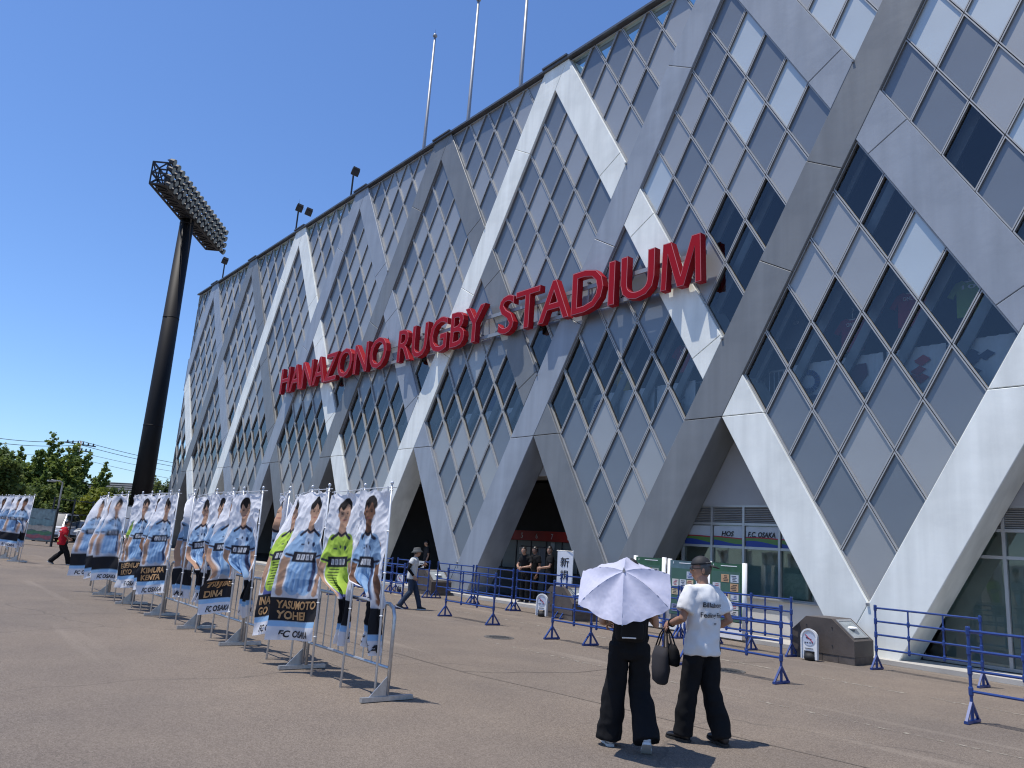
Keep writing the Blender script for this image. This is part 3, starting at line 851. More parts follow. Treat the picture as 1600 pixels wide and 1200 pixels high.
# ------------------------------------------------------------------ club hangings and shirts behind the gallery windows
def hanging(x, w, z0, h, col, mark, lab):
    t = empty('club_hanging', (x, 0.72, z0), 0, lab, 'banner', 'hangings on the gallery railing')
    n = 18; m = MB()
    vs = []
    for j in range(6):
        for i in range(n + 1):
            u = i / n - 0.5; vs.append((u * w, 0.025 * math.sin(u * 38) * (1 - 0.1 * j), -h * j / 5))
    m.add(vs, [(j * (n + 1) + i, j * (n + 1) + i + 1, (j + 1) * (n + 1) + i + 1, (j + 1) * (n + 1) + i) for j in range(5) for i in range(n)])
    m.build('cloth', mat('hang_' + lab[:9].replace(' ', '_'), col, 0.8), t, True)
    e = MB()
    rr = random.Random(lab)
    if mark == 'shield':
        e.prism([(-0.22, -0.2), (-0.25, -0.45), (0, -0.75), (0.25, -0.45), (0.22, -0.2)], -0.045, -0.04)
        e.prism([(-0.3, -0.85), (0.3, -0.85), (0.3, -0.95), (-0.3, -0.95)], -0.045, -0.04)
    elif mark == 'ring':
        k = 20
        for i in range(k):
            a, b = 2 * PI * i / k, 2 * PI * (i + 0.8) / k
            e.prism([(0.16 * math.cos(a), -0.45 + 0.16 * math.sin(a)), (0.28 * math.cos(a), -0.45 + 0.28 * math.sin(a)), (0.28 * math.cos(b), -0.45 + 0.28 * math.sin(b)), (0.16 * math.cos(b), -0.45 + 0.16 * math.sin(b))], -0.045, -0.04)
        e.prism([(-0.3, -0.78), (0.3, -0.78), (0.28, -0.88), (-0.28, -0.88)], -0.045, -0.04)
    else:
        for _ in range(5):
            cx, cz = rr.uniform(-0.2, 0.2), rr.uniform(-0.7, -0.3)
            e.prism([(cx - 0.16, cz), (cx - 0.02, cz - 0.1), (cx + 0.16, cz + 0.02), (cx + 0.03, cz + 0.11)], -0.045 - 0.002 * _, -0.04)
    c2 = {'shield': (0.12, 0.02, 0.05), 'ring': (0.03, 0.06, 0.2), 'bird': (0.4, 0.03, 0.03)}.get(mark, (0.05, 0.06, 0.12))
    e.build('emblem', mat('emblem_' + mark, c2, 0.7), t)
for i, (x, w, mk, lab) in enumerate(((8.9, 1.2, 'ring', 'white hanging with a blue swirl behind the near windows, leftmost'), (10.05, 1.15, 'shield', 'white hanging with a dark shield behind the near windows'), (11.3, 1.2, 'bird', 'white hanging with a red bird shape behind the near windows'), (12.55, 1.2, 'ring2', 'pale hanging with dark marks behind the near windows, rightmost'),
        (2.2, 1.3, 'ring', 'pale hanging with blue ring behind the windows right of the middle'), (3.6, 1.3, 'bird', 'pale hanging with red marks behind the windows right of the middle'), (5.0, 1.3, 'ring2', 'pale hanging with dark marks behind windows under the last letter'),
        (-4.9, 1.4, 'shield', 'pale hanging with a shield behind the windows left of the middle'), (-3.2, 1.4, 'ring2', 'pale hanging with dark marks behind the windows below the word gap'), (-2.0, 0.9, 'ring', 'narrow pale hanging with a ring behind windows left of the middle'))):
    hanging(x, w, 6.36, 1.08, (0.7, 0.72, 0.76), mk, lab)
def shirt_on_hook(x, y, z, col, lab):
    t = empty('hanging_shirt', (x, y, z), 0.1, lab, 'shirt', 'shirts hung in the gallery')
    o = [(-0.12, 0), (-0.25, -0.05), (-0.42, -0.32), (-0.31, -0.38), (-0.24, -0.25), (-0.25, -0.8), (0.25, -0.8), (0.24, -0.25), (0.31, -0.38), (0.42, -0.32), (0.25, -0.05), (0.12, 0), (0.05, -0.06), (-0.05, -0.06)]
    m = MB(); m.prism(o, -0.05, 0.05); m.build('shirt_cloth', mat('shirt_%d' % int(col[0] * 1000 + col[1] * 100), col, 0.8), t)
    m = MB(); m.path([(0, 0, 0.0), (0, 0, 0.14), (0.03, 0, 0.2), (0.0, 0, 0.24)], 0.012, 6); m.bar((-0.18, 0, -0.03), (0.18, 0, -0.03), 0.03, 0.03); m.build('hanger', M_white, t)
    m = MB(); m.tube((0, 0, 0.23), (0, 0, 14.38 - z), 0.006, n=5); m.build('cord', M_steel, t)
    v, f = text_fit('ONLY' if col[0] > 0.3 else '10', 0.26, 0.09, 0.02); m = MB(); m.add([(p[0] - 0.13, -0.054, p[1] - 0.2) for p in v], f); m.build('lettering', M_white, t)
shirt_on_hook(11.05, 1.15, 7.75, (0.42, 0.03, 0.04), 'red shirt hanging behind the near windows')
shirt_on_hook(12.25, 1.15, 7.75, (0.28, 0.42, 0.06), 'lime green shirt hanging behind the near windows')
shirt_on_hook(9.75, 1.15, 7.4, (0.33, 0.025, 0.05), 'dark red shirt hanging left of the bright red one')
shirt_on_hook(8.3, 1.15, 7.7, (0.12, 0.12, 0.14), 'charcoal shirt hanging in the leftmost near window')
shirt_on_hook(4.95, 1.15, 7.55, (0.4, 0.03, 0.04), 'red shirt hanging behind windows below the end of the sign')
shirt_on_hook(2.7, 1.15, 7.1, (0.45, 0.3, 0.03), 'yellow shirt hanging behind windows below the middle of the sign')
shirt_on_hook(-3.6, 1.15, 7.2, (0.04, 0.08, 0.3), 'blue shirt hanging behind windows left of the middle doorway')

# ------------------------------------------------------------------ trees, houses, wires and cars at the far left
M_bark = mat('bark', (0.07, 0.055, 0.042), 0.9, var=0.3, scale=8)
def leaf_mat(name, col, hue=0.25):
    m = bpy.data.materials.new(name); m.use_nodes = True
    N = m.node_tree.nodes; Lk = m.node_tree.links; b = N['Principled BSDF']
    b.inputs['Roughness'].default_value = 0.55; b.inputs['Specular IOR Level'].default_value = 0.3
    tc = N.new('ShaderNodeTexCoord'); n = N.new('ShaderNodeTexNoise'); n.inputs['Scale'].default_value = 1.1; n.inputs['Detail'].default_value = 5
    Lk.new(tc.outputs['Object'], n.inputs['Vector'])
    r = N.new('ShaderNodeValToRGB'); e = r.color_ramp.elements
    e[0].position = 0.35; e[0].color = (col[0] * 0.65, col[1] * 0.75, col[2] * 0.8, 1); e[1].position = 0.68; e[1].color = (col[0] * 1.35, col[1] * 1.2, col[2] * 1.0, 1)
    Lk.new(n.outputs['Fac'], r.inputs[0]); Lk.new(r.outputs[0], b.inputs['Base Color'])
    t = N.new('ShaderNodeBsdfTranslucent'); Lk.new(r.outputs[0], t.inputs[0]); mx = N.new('ShaderNodeMixShader'); mx.inputs[0].default_value = 0.4
    Lk.new(b.outputs[0], mx.inputs[1]); Lk.new(t.outputs[0], mx.inputs[2]); Lk.new(mx.outputs[0], N['Material Output'].inputs[0])
    return m
LM = [leaf_mat('ginkgo_leaves', (0.2, 0.265, 0.065)), leaf_mat('dark_leaves', (0.135, 0.185, 0.052)), leaf_mat('yellow_green_leaves', (0.2, 0.23, 0.03)), leaf_mat('dull_leaves', (0.13, 0.17, 0.06))]
def leaves(P, size, seed):
    g = np.random.default_rng(seed); n = len(P)
    up = g.normal(size=(n, 3)) + np.array([0, 0, 1.3]); up /= np.linalg.norm(up, axis=1)[:, None]      # blades lie mostly flat
    a = g.normal(size=(n, 3)); a -= up * (a * up).sum(1)[:, None]; a /= np.linalg.norm(a, axis=1)[:, None]
    b = np.cross(up, a)
    s = size * g.uniform(0.6, 1.3, (n, 1))
    v = np.stack([P - a * s * .5, P + b * s * .38, P + a * s * .55, P - b * s * .38], 1).reshape(-1, 3)
    idx = np.arange(4 * n, dtype=np.int32)
    me = bpy.data.meshes.new('crown')
    me.vertices.add(4 * n); me.vertices.foreach_set('co', v.astype(np.float32).ravel())
    me.loops.add(4 * n); me.loops.foreach_set('vertex_index', idx)
    me.polygons.add(n); me.polygons.foreach_set('loop_start', idx[::4]); me.polygons.foreach_set('loop_total', np.full(n, 4, np.int32))
    me.update(); me.validate()
    return me
def tree(name, lab, x, y, h, rad, lm, seed, kind='spire', nl=7000, ls=0.3, group=None):
    g = random.Random(seed); gn = np.random.default_rng(seed)
    t = empty(name, (x, y, 0), 0, lab, 'tree', group)
    wood = MB(); wood.path([(0, 0, 0), (0.05, 0, h * 0.3), (0.0, 0.1, h * 0.55)], [0.16 + h * 0.014, 0.12 + h * 0.01, 0.06 + h * 0.005], 8)
    segs = []
    if kind == 'spire':                         # several upright leaders with steep side shoots
        for i in range(22):
            a = g.uniform(0, 2 * PI); rr = rad * (0.0 if i == 0 else g.uniform(0.25, 0.95))
            top = Vector((math.cos(a) * rr, math.sin(a) * rr, h * (1.0 if i == 0 else g.uniform(0.66, 0.97) - 0.2 * (rr / rad) ** 2)))
            z0 = h * g.uniform(0.16, 0.3); base = Vector((math.cos(a) * rr * 0.12, math.sin(a) * rr * 0.12, z0))
            mid = base.lerp(top, 0.5) + Vector((math.cos(a), math.sin(a), 0)) * rr * 0.22
            wood.path([base, mid, top], [0.09, 0.055, 0.015], 5)
            for q in range(15):
                k = 0.12 + 0.86 * q / 14
                p = base.lerp(mid, k * 2) if k < 0.5 else mid.lerp(top, k * 2 - 1)
                b2 = g.uniform(0, 2 * PI); ln = (1.05 - k) * rad * g.uniform(0.3, 0.62) + 0.12
                e = p + Vector((math.cos(b2) * ln, math.sin(b2) * ln, ln * g.uniform(0.35, 0.9)))
                segs.append((p, e, 0.05 + 0.13 * (1 - k)))
            segs.append((mid.lerp(top, 0.3), top, 0.13))
    else:                                       # rounded crown
        for i in range(60):
            a = g.uniform(0, 2 * PI); el = math.asin(g.uniform(-0.25, 1.0))
            d = Vector((math.cos(a) * math.cos(el), math.sin(a) * math.cos(el), math.sin(el)))
            k = g.uniform(0.75, 1.05)
            e = Vector((d.x * rad * k, d.y * rad * k, h * 0.55 + d.z * h * 0.45 * k))
            p = Vector((d.x * rad * 0.25, d.y * rad * 0.25, h * 0.4))
            segs.append((p.lerp(e, 0.45), e, 0.16 + 0.05 * rad))
            if i % 4 == 0: wood.path([(0, 0, h * 0.3), p, e], [0.08, 0.05, 0.012], 5)
    wt = np.array([max((s[1] - s[0]).length, 0.2) for s in segs]); wt /= wt.sum()
    ix = gn.choice(len(segs), nl, p=wt); k = gn.uniform(0.05, 1.04, nl)
    A = np.array([s[0][:] for s in segs])[ix]; B = np.array([s[1][:] for s in segs])[ix]; W = np.array([s[2] for s in segs])[ix]
    P = A + (B - A) * k[:, None] + gn.normal(size=(nl, 3)) * (W * (1.25 - 0.7 * k))[:, None]
    P[:, 2] = np.maximum(P[:, 2], 0.25)
    wood.build('trunk', M_bark, t, True)
    me = leaves(P, ls, seed); me.materials.append(LM[lm]); link('crown', me, t)
    return t
def at(px, py, dist):
    d = _f + _r * ((px - 800) / 1200) - _u * ((py - 600) / 1200)
    h = math.hypot(d.x, d.y); return CAM + d * (dist / h)
GR = 'trees beyond the car park'
def tree_at(px, py, dist, wpx, *a, **k):
    p = at(px, py, dist); return tree(a[0], a[1], p.x, p.y, p.z, wpx / 1200 * dist / 2, *a[2:], group=GR, **k)
tree_at(84, 678, 74, 135, 'ginkgo_tree', 'tall bright green spiry tree standing highest at the far left', 0, 11, nl=26000, ls=0.27)
tree_at(122, 694, 76, 95, 'ginkgo_tree', 'green spiry tree leaning right behind the utility pole', 0, 12, nl=17000, ls=0.27)
tree_at(34, 700, 72, 95, 'ginkgo_tree', 'green spiry tree at the left, lower than the highest one', 0, 13, nl=17000, ls=0.27)
tree_at(2, 698, 64, 70, 'broadleaf_tree', 'dark round tree cut by the left edge of the picture', 1, 14, kind='round', nl=9000, ls=0.26)
tree_at(-40, 690, 66, 110, 'broadleaf_tree', 'dark tree mostly outside the left edge of the picture', 1, 21, kind='round', nl=7000, ls=0.28)
tree_at(45, 752, 69, 95, 'broadleaf_tree', 'dark round tree under the spiry trees behind the picture board', 1, 15, kind='round', nl=9000, ls=0.26)
tree_at(105, 765, 70, 75, 'broadleaf_tree', 'dark round tree behind the parked white cars', 1, 16, kind='round', nl=8000, ls=0.26)
tree_at(157, 762, 66, 52, 'broadleaf_tree', 'small yellow green tree left of the mast', 2, 17, kind='round', nl=5000, ls=0.24)
tree_at(188, 762, 74, 60, 'broadleaf_tree', 'dull green round tree just left of the mast', 3, 18, kind='round', nl=6000, ls=0.26)
tree_at(256, 746, 82, 62, 'broadleaf_tree', 'green tree between the mast and the stand', 3, 19, kind='round', nl=6000, ls=0.26)
tree_at(228, 765, 84, 60, 'broadleaf_tree', 'green tree behind the foot of the mast', 3, 20, kind='round', nl=5000, ls=0.26)
for i, px in enumerate(range(-20, 280, 22)):
    p = at(px, 800, 71)
    t = empty('hedge_shrub', (p.x, p.y, 0), 0, 'dark hedge shrub along the car park fence, number %s from the left' % ('first second third fourth fifth sixth seventh eighth ninth tenth eleventh twelfth thirteenth fourteenth'.split()[i]), 'shrub', 'hedge shrubs')
    gn = np.random.default_rng(50 + i); n = 1700
    P = gn.normal(size=(n, 3)); P /= np.linalg.norm(P, axis=1)[:, None]; P *= gn.uniform(0.6, 1.0, (n, 1)); P *= np.array([0.75, 0.75, 0.95]); P[:, 2] += 0.98
    me = leaves(P, 0.2, 80 + i); me.materials.append(LM[1]); link('foliage', me, t)
    w = MB()
    for q in range(4): w.tube((0, 0, 0), (0.3 * math.cos(q * 1.6), 0.3 * math.sin(q * 1.6), 1.0), 0.04, 0.015, 5)
    w.build('stems', M_bark, t)

# house with a dark tiled roof
hb = at(200, 770, 112)
H = empty('house', (hb.x, hb.y, 0), R(28), 'dark roofed house far behind the mast', 'house')
m = MB(); m.box((0, 0, 1.9), (13.5, 7, 3.8)); m.build('wall', mat('house_wall', (0.07, 0.065, 0.06), 0.8), H)
m = MB(); m.prism([(-7.4, 3.75), (7.4, 3.75), (5.6, 6.1), (-5.6, 6.1)], -0.2, 0.2)
m2 = MB(); m2.add([(-7.4, -4.2, 3.8), (7.4, -4.2, 3.8), (7.4, 4.2, 3.8), (-7.4, 4.2, 3.8), (-5.8, 0, 6.5), (5.8, 0, 6.5)], [(0, 1, 5, 4), (1, 2, 5), (2, 3, 4, 5), (3, 0, 4), (3, 2, 1, 0)])
rf = m2.build('roof', mat('slate_roof', (0.075, 0.08, 0.085), 0.6, var=0.15, scale=2), H)
for i in range(9):
    k = (i + 0.5) / 9; m = MB(); hw = 7.4 - 1.6 * k
    m.bar((-hw, -4.2 * (1 - k) - 0.02, 3.85 + 2.7 * k), (hw, -4.2 * (1 - k) - 0.02, 3.85 + 2.7 * k), 0.12, 0.06); m.build('tile_row', MATS['slate_roof'], rf)
for x in (-4.6, -1.5, 1.6, 4.7):
    f = empty('window', (x, -3.53, 2.3), parent=H)
    m = MB(); m.box((0, 0, 0), (1.7, 0.08, 1.2)); m.build('frame', M_frame, f); m = MB(); m.box((0, -0.05, 0), (1.5, 0.03, 1.0)); m.build('pane', mat('dark_pane', (0.03, 0.035, 0.04), 0.1), f)

# utility pole and wires
up = at(126, 693, 100)
U = empty('utility_pole', (up.x, up.y, 0), R(20), 'concrete utility pole with crossarms rising behind the trees', 'utility pole')
m = MB(); m.tube((0, 0, 0), (0, 0, up.z + 0.3), 0.2, 0.11, 12); m.build('pole', M_conc, U, True)
for z, w in ((up.z - 0.1, 3.6), (up.z - 0.8, 3.0)):
    m = MB(); m.bar((0, -w / 2, z), (0, w / 2, z), 0.12, 0.12); m.build('crossarm', M_darkmetal, U)
    for q in range(6):
        m = MB(); y = -w / 2 + w * (q + 0.5) / 6; m.lathe([(0.05, 0), (0.11, 0.06), (0.06, 0.12), (0.1, 0.18), (0.03, 0.26)], (0, y, z + 0.06), 8); m.build('insulator', M_black, U)
m = MB(); m.lathe([(0.28, 0), (0.3, 0.1), (0.3, 0.8), (0.24, 0.9)], (0.45, 0, up.z - 3), 12); m.build('transformer', M_frame, U)
def wire(pts, lab, r=0.03):
    m = MB(); m.path(pts, r, 5); return tag(m.build('power_line', M_darkmetal), lab, 'cable', 'power lines')
def sag(a, b, s, n=14): return [a.lerp(b, i / n) - Vector((0, 0, s * 4 * (i / n) * (1 - i / n))) for i in range(n + 1)]
pl = at(-120, 662, 86); pr = at(420, 742, 118)
for i, (dz, lab) in enumerate(((0.1, 'upper power line sagging left from the utility pole'), (-0.35, 'second power line sagging left from the utility pole'))):
    wire(sag(pl + Vector((0, 0, dz)), up + Vector((0, 0, dz + 0.2)), 0.7), lab)
for i, (dz, lab) in enumerate(((0.1, 'upper power line running right behind the mast'), (-0.35, 'second power line running right behind the mast'))):
    wire(sag(up + Vector((0, 0, dz + 0.2)), pr + Vector((0, 0, dz)), 0.7), lab)
wire(sag(at(-120, 690, 86), at(130, 708, 99), 0.6) + sag(at(130, 708, 99), at(420, 752, 118), 0.6)[1:], 'thin low power line crossing behind the mast', 0.02)
wire(sag(at(130, 718, 99), at(420, 768, 118), 0.5), 'lowest thin power line crossing behind the mast', 0.02)

# street lamp, picture board and fence
lp = at(81, 845, 51)
SL = empty('street_lamp', (lp.x, lp.y, 0), R(-60), 'slim grey street lamp behind the picture board', 'street lamp')
m = MB(); m.path([(0, 0, 0), (0, 0, 3.3), (0.02, 0, 3.55), (0.2, 0, 3.62), (0.75, 0, 3.62)], [0.06, 0.045, 0.04, 0.035, 0.03], 8); m.build('pole', M_frame, SL, True)
m = MB(); m.box((0.72, 0, 3.58), (0.45, 0.16, 0.08)); m.build('lamp_head', M_frame, SL)
m = MB(); m.box((0.72, 0, 3.535), (0.38, 0.12, 0.015)); m.build('diffuser', mat('lamp_diffuser', (0.6, 0.6, 0.58), 0.4), SL)
b0 = at(6, 843, 53); b1 = at(80, 846, 50)
bd = empty('picture_board', ((b0.x + b1.x) / 2, (b0.y + b1.y) / 2, 0), math.atan2(b1.y - b0.y, b1.x - b0.x), 'large outdoor picture board in teal, green and red at the far left', 'notice board')
bw = math.hypot(b1.x - b0.x, b1.y - b0.y)
m = MB(); m.box((0, 0, 1.15), (bw, 0.06, 1.75)); m.build('backing', mat('board_slate', (0.07, 0.09, 0.1), 0.5), bd)
for z, h, c, nm in ((1.72, 0.5, (0.1, 0.15, 0.17), 'mist'), (1.3, 0.36, (0.08, 0.14, 0.16), 'teal'), (0.98, 0.3, (0.22, 0.2, 0.18), 'earth'), (0.72, 0.2, (0.03, 0.1, 0.05), 'green'), (0.5, 0.2, (0.18, 0.04, 0.06), 'red')):
    m = MB(); n = 16; vs = []
    for s in (-1, 1):
        for i in range(n + 1): vs.append((-bw / 2 + 0.05 + (bw - 0.1) * i / n, 0, z + s * h / 2 + 0.05 * math.sin(i * 1.3 + z * 9)))
    m.add(vs, [(i, i + 1, n + 2 + i, n + 1 + i) for i in range(n)])
    m.build('picture_band', mat('board_' + nm, c, 0.5, var=0.3, scale=4), bd, loc=(0, -0.034 - 0.003 * z, 0))
for x in (-bw / 2 + 0.04, bw / 2 - 0.04):
    m = MB(); m.bar((x, 0.06, 0), (x, 0.06, 2.1), 0.1, 0.08); m.build('post', M_darkmetal, bd)
f0 = at(82, 800, 55); f1 = at(262, 800, 66)
FN = empty('car_park_fence', (f0.x, f0.y, 0), math.atan2(f1.y - f0.y, f1.x - f0.x), 'black metal fence along the car park at the far left', 'fence')
fw = math.hypot(f1.x - f0.x, f1.y - f0.y)
m = MB()
for z in (0.15, 0.95, 1.85, 2.7): m.bar((0, 0, z), (fw, 0, z), 0.04, 0.05)
m.build('rail', M_darkmetal, FN)
for i in range(int(fw / 1.9) + 1):
    m = MB(); m.bar((i * 1.9, 0, 0), (i * 1.9, 0, 2.8), 0.07, 0.07); m.build('post', M_darkmetal, FN)

# parked vehicles
def vehicle(name, lab, p, rz, prof, width, glassz, wheels, col, wr=0.3):
    t = empty(name, (p.x, p.y, 0), rz, lab, 'car')
    M_body = mat('car_paint_white', col, 0.25, 0.0, 0.03, coat=0.5)
    # profile: list of (x, z) lower outline to roof; loft across the width with tumblehome
    n = len(prof); rg = []
    for k, (yy, sh, dz) in enumerate(((-0.5, 0.97, 0.05), (-0.47, 1.0, 0.0), (0.47, 1.0, 0.0), (0.5, 0.97, 0.05))):
        row = []
        for x, z in prof:
            tb = 1.0 - 0.16 * max(0, (z - glassz) / 0.8)
            row.append((x * sh, yy * width * tb, z if z < glassz else z - dz * 0.6))
        rg.append(row)
    m = MB(); m.rings(rg); me = m.mesh('body', M_body, False); fix_normals(me); link('body', me, t)
    roofz = max(z for x, z in prof)
    xs = [x for x, z in prof if z > glassz + 0.05]
    xa, xb = min(xs), max(xs)
    Mg = mat('car_glass', (0.02, 0.025, 0.03), 0.05, spec=0.8)
    for sd in (-1, 1):
        nW = 3
        for q in range(nW):
            a = xa - 0.1 + (xb - xa + 0.2) * q / nW + 0.06; b = xa - 0.1 + (xb - xa + 0.2) * (q + 1) / nW - 0.04
            yb = sd * width * 0.5 * 1.002; yt = sd * width * 0.5 * (1.0 - 0.16 * (roofz - 0.12 - glassz) / 0.8) * 1.004
            m = MB(); m.add([(a - (0.12 if q == 0 else 0), yb, glassz + 0.02), (b + (0.12 if q == nW - 1 else 0), yb, glassz + 0.02), (b, yt, roofz - 0.12), (a, yt, roofz - 0.12)], [(0, 1, 2, 3)]); m.build('side_window', Mg, t)
    # windscreen: the two steepest glass edges of the profile
    for i in range(n):
        (x0, z0), (x1, z1) = prof[i], prof[(i + 1) % n]
        lo, hi = min(z0, z1), max(z0, z1)
        if lo >= glassz - 0.06 and hi - lo > 0.3:
            nx, nz = (z1 - z0), -(x1 - x0); l_ = math.hypot(nx, nz); o_ = 0.012
            cx = (xa + xb) / 2
            if nx * (x0 - cx) < 0: nx, nz = -nx, -nz
            m = MB(); w2 = width * 0.42
            m.add([(x0 + nx / l_ * o_, -w2, z0 + nz / l_ * o_), (x0 + nx / l_ * o_, w2, z0 + nz / l_ * o_), (x1 + nx / l_ * o_, w2 * 0.93, z1 + nz / l_ * o_), (x1 + nx / l_ * o_, -w2 * 0.93, z1 + nz / l_ * o_)], [(0, 1, 2, 3)]); m.build('windscreen', Mg, t)
    for wx in wheels:
        for sd in (-1, 1):
            w = empty('wheel', (wx, sd * (width * 0.5 - 0.07), wr), parent=t)
            m = MB(); m.path([(0, -0.1, 0), (0, -0.08, 0), (0, 0.08, 0), (0, 0.1, 0)], [wr - 0.04, wr, wr, wr - 0.04], 18); m.build('tyre', M_black, w)
            m = MB(); m.tube((0, -0.105, 0), (0, 0.105, 0), wr * 0.6, n=14); m.build('rim', M_alu, w)
    xf = max(x for x, z in prof)
    for sd in (-1, 1):
        m = MB(); m.ell((xf - 0.07, sd * width * 0.36, 0.68), (0.1, 0.16, 0.09)); m.build('headlight', mat('headlight_glass', (0.6, 0.62, 0.65), 0.1), t)
        m = MB(); m.box((-0.0 - 0.98 * xf, sd * width * 0.4, 0.8), (0.06, 0.14, 0.3)); m.build('tail_light', mat('tail_light_red', (0.3, 0.01, 0.01), 0.2), t)
    m = MB(); m.box((xf - 0.02, 0, 0.42), (0.1, width * 0.9, 0.16)); m.build('bumper', M_darkmetal, t)
    return t
vanp = [(-2.2, 0.3), (2.15, 0.3), (2.25, 0.55), (2.2, 0.85), (1.5, 1.05), (0.75, 1.82), (0.3, 1.9), (-1.9, 1.88), (-2.15, 1.6), (-2.25, 0.95)]
carp = [(-2.1, 0.28), (2.05, 0.28), (2.15, 0.5), (2.05, 0.78), (1.1, 0.95), (0.35, 1.42), (-0.3, 1.5), (-1.3, 1.45), (-1.95, 1.02), (-2.15, 0.85)]
vehicle('parked_van', 'white minivan parked behind the fence left of the man in red', at(88, 825, 61), R(-25), vanp, 1.75, 1.05, (-1.35, 1.4), (0.7, 0.7, 0.69), 0.33)
vehicle('parked_car', 'white car parked right of the minivan behind the fence', at(125, 828, 63), R(-35), carp, 1.72, 0.95, (-1.3, 1.3), (0.7, 0.7, 0.69))
tp = at(234, 830, 62)
TR = empty('parked_truck', (tp.x, tp.y, 0), R(25), 'white box truck standing near the foot of the mast', 'truck')
m = MB(); m.box((0, 0, 1.75), (3.2, 1.9, 2.0)); m.build('cargo_box', mat('truck_white', (0.55, 0.56, 0.57), 0.4), TR)
m = MB(); m.prism([(1.68, 0.45), (3.2, 0.45), (3.25, 1.2), (2.95, 2.1), (1.68, 2.15)], -0.85, 0.85); m.build('cab', MATS['car_paint_white'], TR)
m = MB(); m.add([(3.235, -0.75, 1.28), (3.235, 0.75, 1.28), (2.975, 0.72, 2.05), (2.975, -0.72, 2.05)], [(0, 1, 2, 3)]); m.build('windscreen', MATS['car_glass'], TR)
for sd in (-1, 1):
    m = MB(); m.add([(2.0, sd * 0.856, 1.25), (3.0, sd * 0.856, 1.25), (2.75, sd * 0.856, 1.95), (2.0, sd * 0.856, 1.95)], [(0, 1, 2, 3)]); m.build('side_window', MATS['car_glass'], TR)
m = MB(); m.box((0.7, 0, 0.6), (4.6, 0.9, 0.2)); m.build('chassis', M_darkmetal, TR)
for wx in (-0.9, 2.5):
    for sd in (-1, 1):
        w = empty('wheel', (wx, sd * 0.78, 0.36), parent=TR)
        m = MB(); m.tube((0, -0.11, 0), (0, 0.11, 0), 0.36, n=18); m.build('tyre', M_black, w)
        m = MB(); m.tube((0, -0.115, 0), (0, 0.115, 0), 0.2, n=14); m.build('rim', M_alu, w)

# ------------------------------------------------------------------ crowd barriers
M_blue = mat('blue_barrier_paint', (0.012, 0.045, 0.2), 0.38, var=0.15, scale=6, coat=0.2)
def blue_proto(w):
    t = empty('blue_barrier')
    H_ = 1.06; zs = (0.36, 0.6, 0.83, H_)
    for x in (-w / 2, w / 2):
        m = MB(); m.tube((x, 0, 0.2), (x, 0, H_ + 0.01), 0.02, n=8)
        for z in zs: m.path([(x, 0, z - 0.055), (x, 0, z - 0.04), (x, 0, z + 0.04), (x, 0, z + 0.055)], [0.021, 0.029, 0.029, 0.021], 8)
        m.build('post', M_blue, t)
        f = MB()
        f.box((x, 0, 0.02), (0.05, 0.4, 0.03)); f.tube((x, 0, 0.03), (x, 0, 0.24), 0.021, n=8)
        for sd in (-1, 1):
            f.bar((x, sd * 0.185, 0.03), (x, sd * 0.01, 0.235), 0.03, 0.022)
        f.build('foot', M_blue, t)
    for z in zs:
        m = MB(); m.tube((-w / 2, 0, z), (w / 2, 0, z), 0.017, n=8); m.build('rail', M_blue, t)
    for x in (-w / 6, w / 6):
        m = MB(); m.tube((x, 0, zs[0]), (x, 0, H_), 0.015, n=8)
        for z in zs[:-1]: m.path([(x, 0, z - 0.05), (x, 0, z - 0.03), (x, 0, z + 0.03), (x, 0, z + 0.05)], [0.016, 0.026, 0.026, 0.016], 8)
        m.build('upright', M_blue, t)
    return t
BP = blue_proto(1.74); used = False
GB = 'blue crowd barriers'
for x, y, rz, lab in ((3.64, -4.71, 2, 'blue barrier standing alone in the middle of the forecourt'), (7.6, -4.95, 1, 'front blue barrier left of the parasol'), (8.49, -4.82, -1, 'front blue barrier behind the woman with the parasol'), (10.68, -4.83, 1, 'front blue barrier behind the man in white'),
        (0.2, -4.88, -1, 'front blue barrier behind the walking person in a bucket hat'), (-1.75, -4.9, 1, 'front blue barrier hidden behind the near banners'),
        (4.36, -1.52, 2, 'rear blue barrier left of the information boards'), (6.15, -1.5, -1, 'rear blue barrier before the first information boards'), (7.95, -1.48, 1, 'rear blue barrier before the right information board'), (8.82, -1.42, -1, 'rear blue barrier ending at the stone bin near the shopfront'),
        (12.1, -1.25, -1.5, 'rear blue barrier at the right before the pale beams'), (15.02, -4.9, 1, 'front blue barrier cut by the right edge of the picture'),
        (2.4, -1.55, 1, 'rear blue barrier before the ticket doorway'), (0.55, -1.6, -1, 'rear blue barrier left of the ticket doorway'), (-1.25, -1.68, 2, 'rear blue barrier by the second stone bin'), (-3.1, -2.0, 3, 'rear blue barrier behind the bucket hat walker'), (-4.95, -2.2, 1, 'rear blue barrier at the far left of its row')):
    o = copy_tree(BP) if used else BP; used = True
    o.location = (x, y, 0); o.rotation_euler = (0, 0, R(rz)); tag(o, lab, 'barrier', GB)

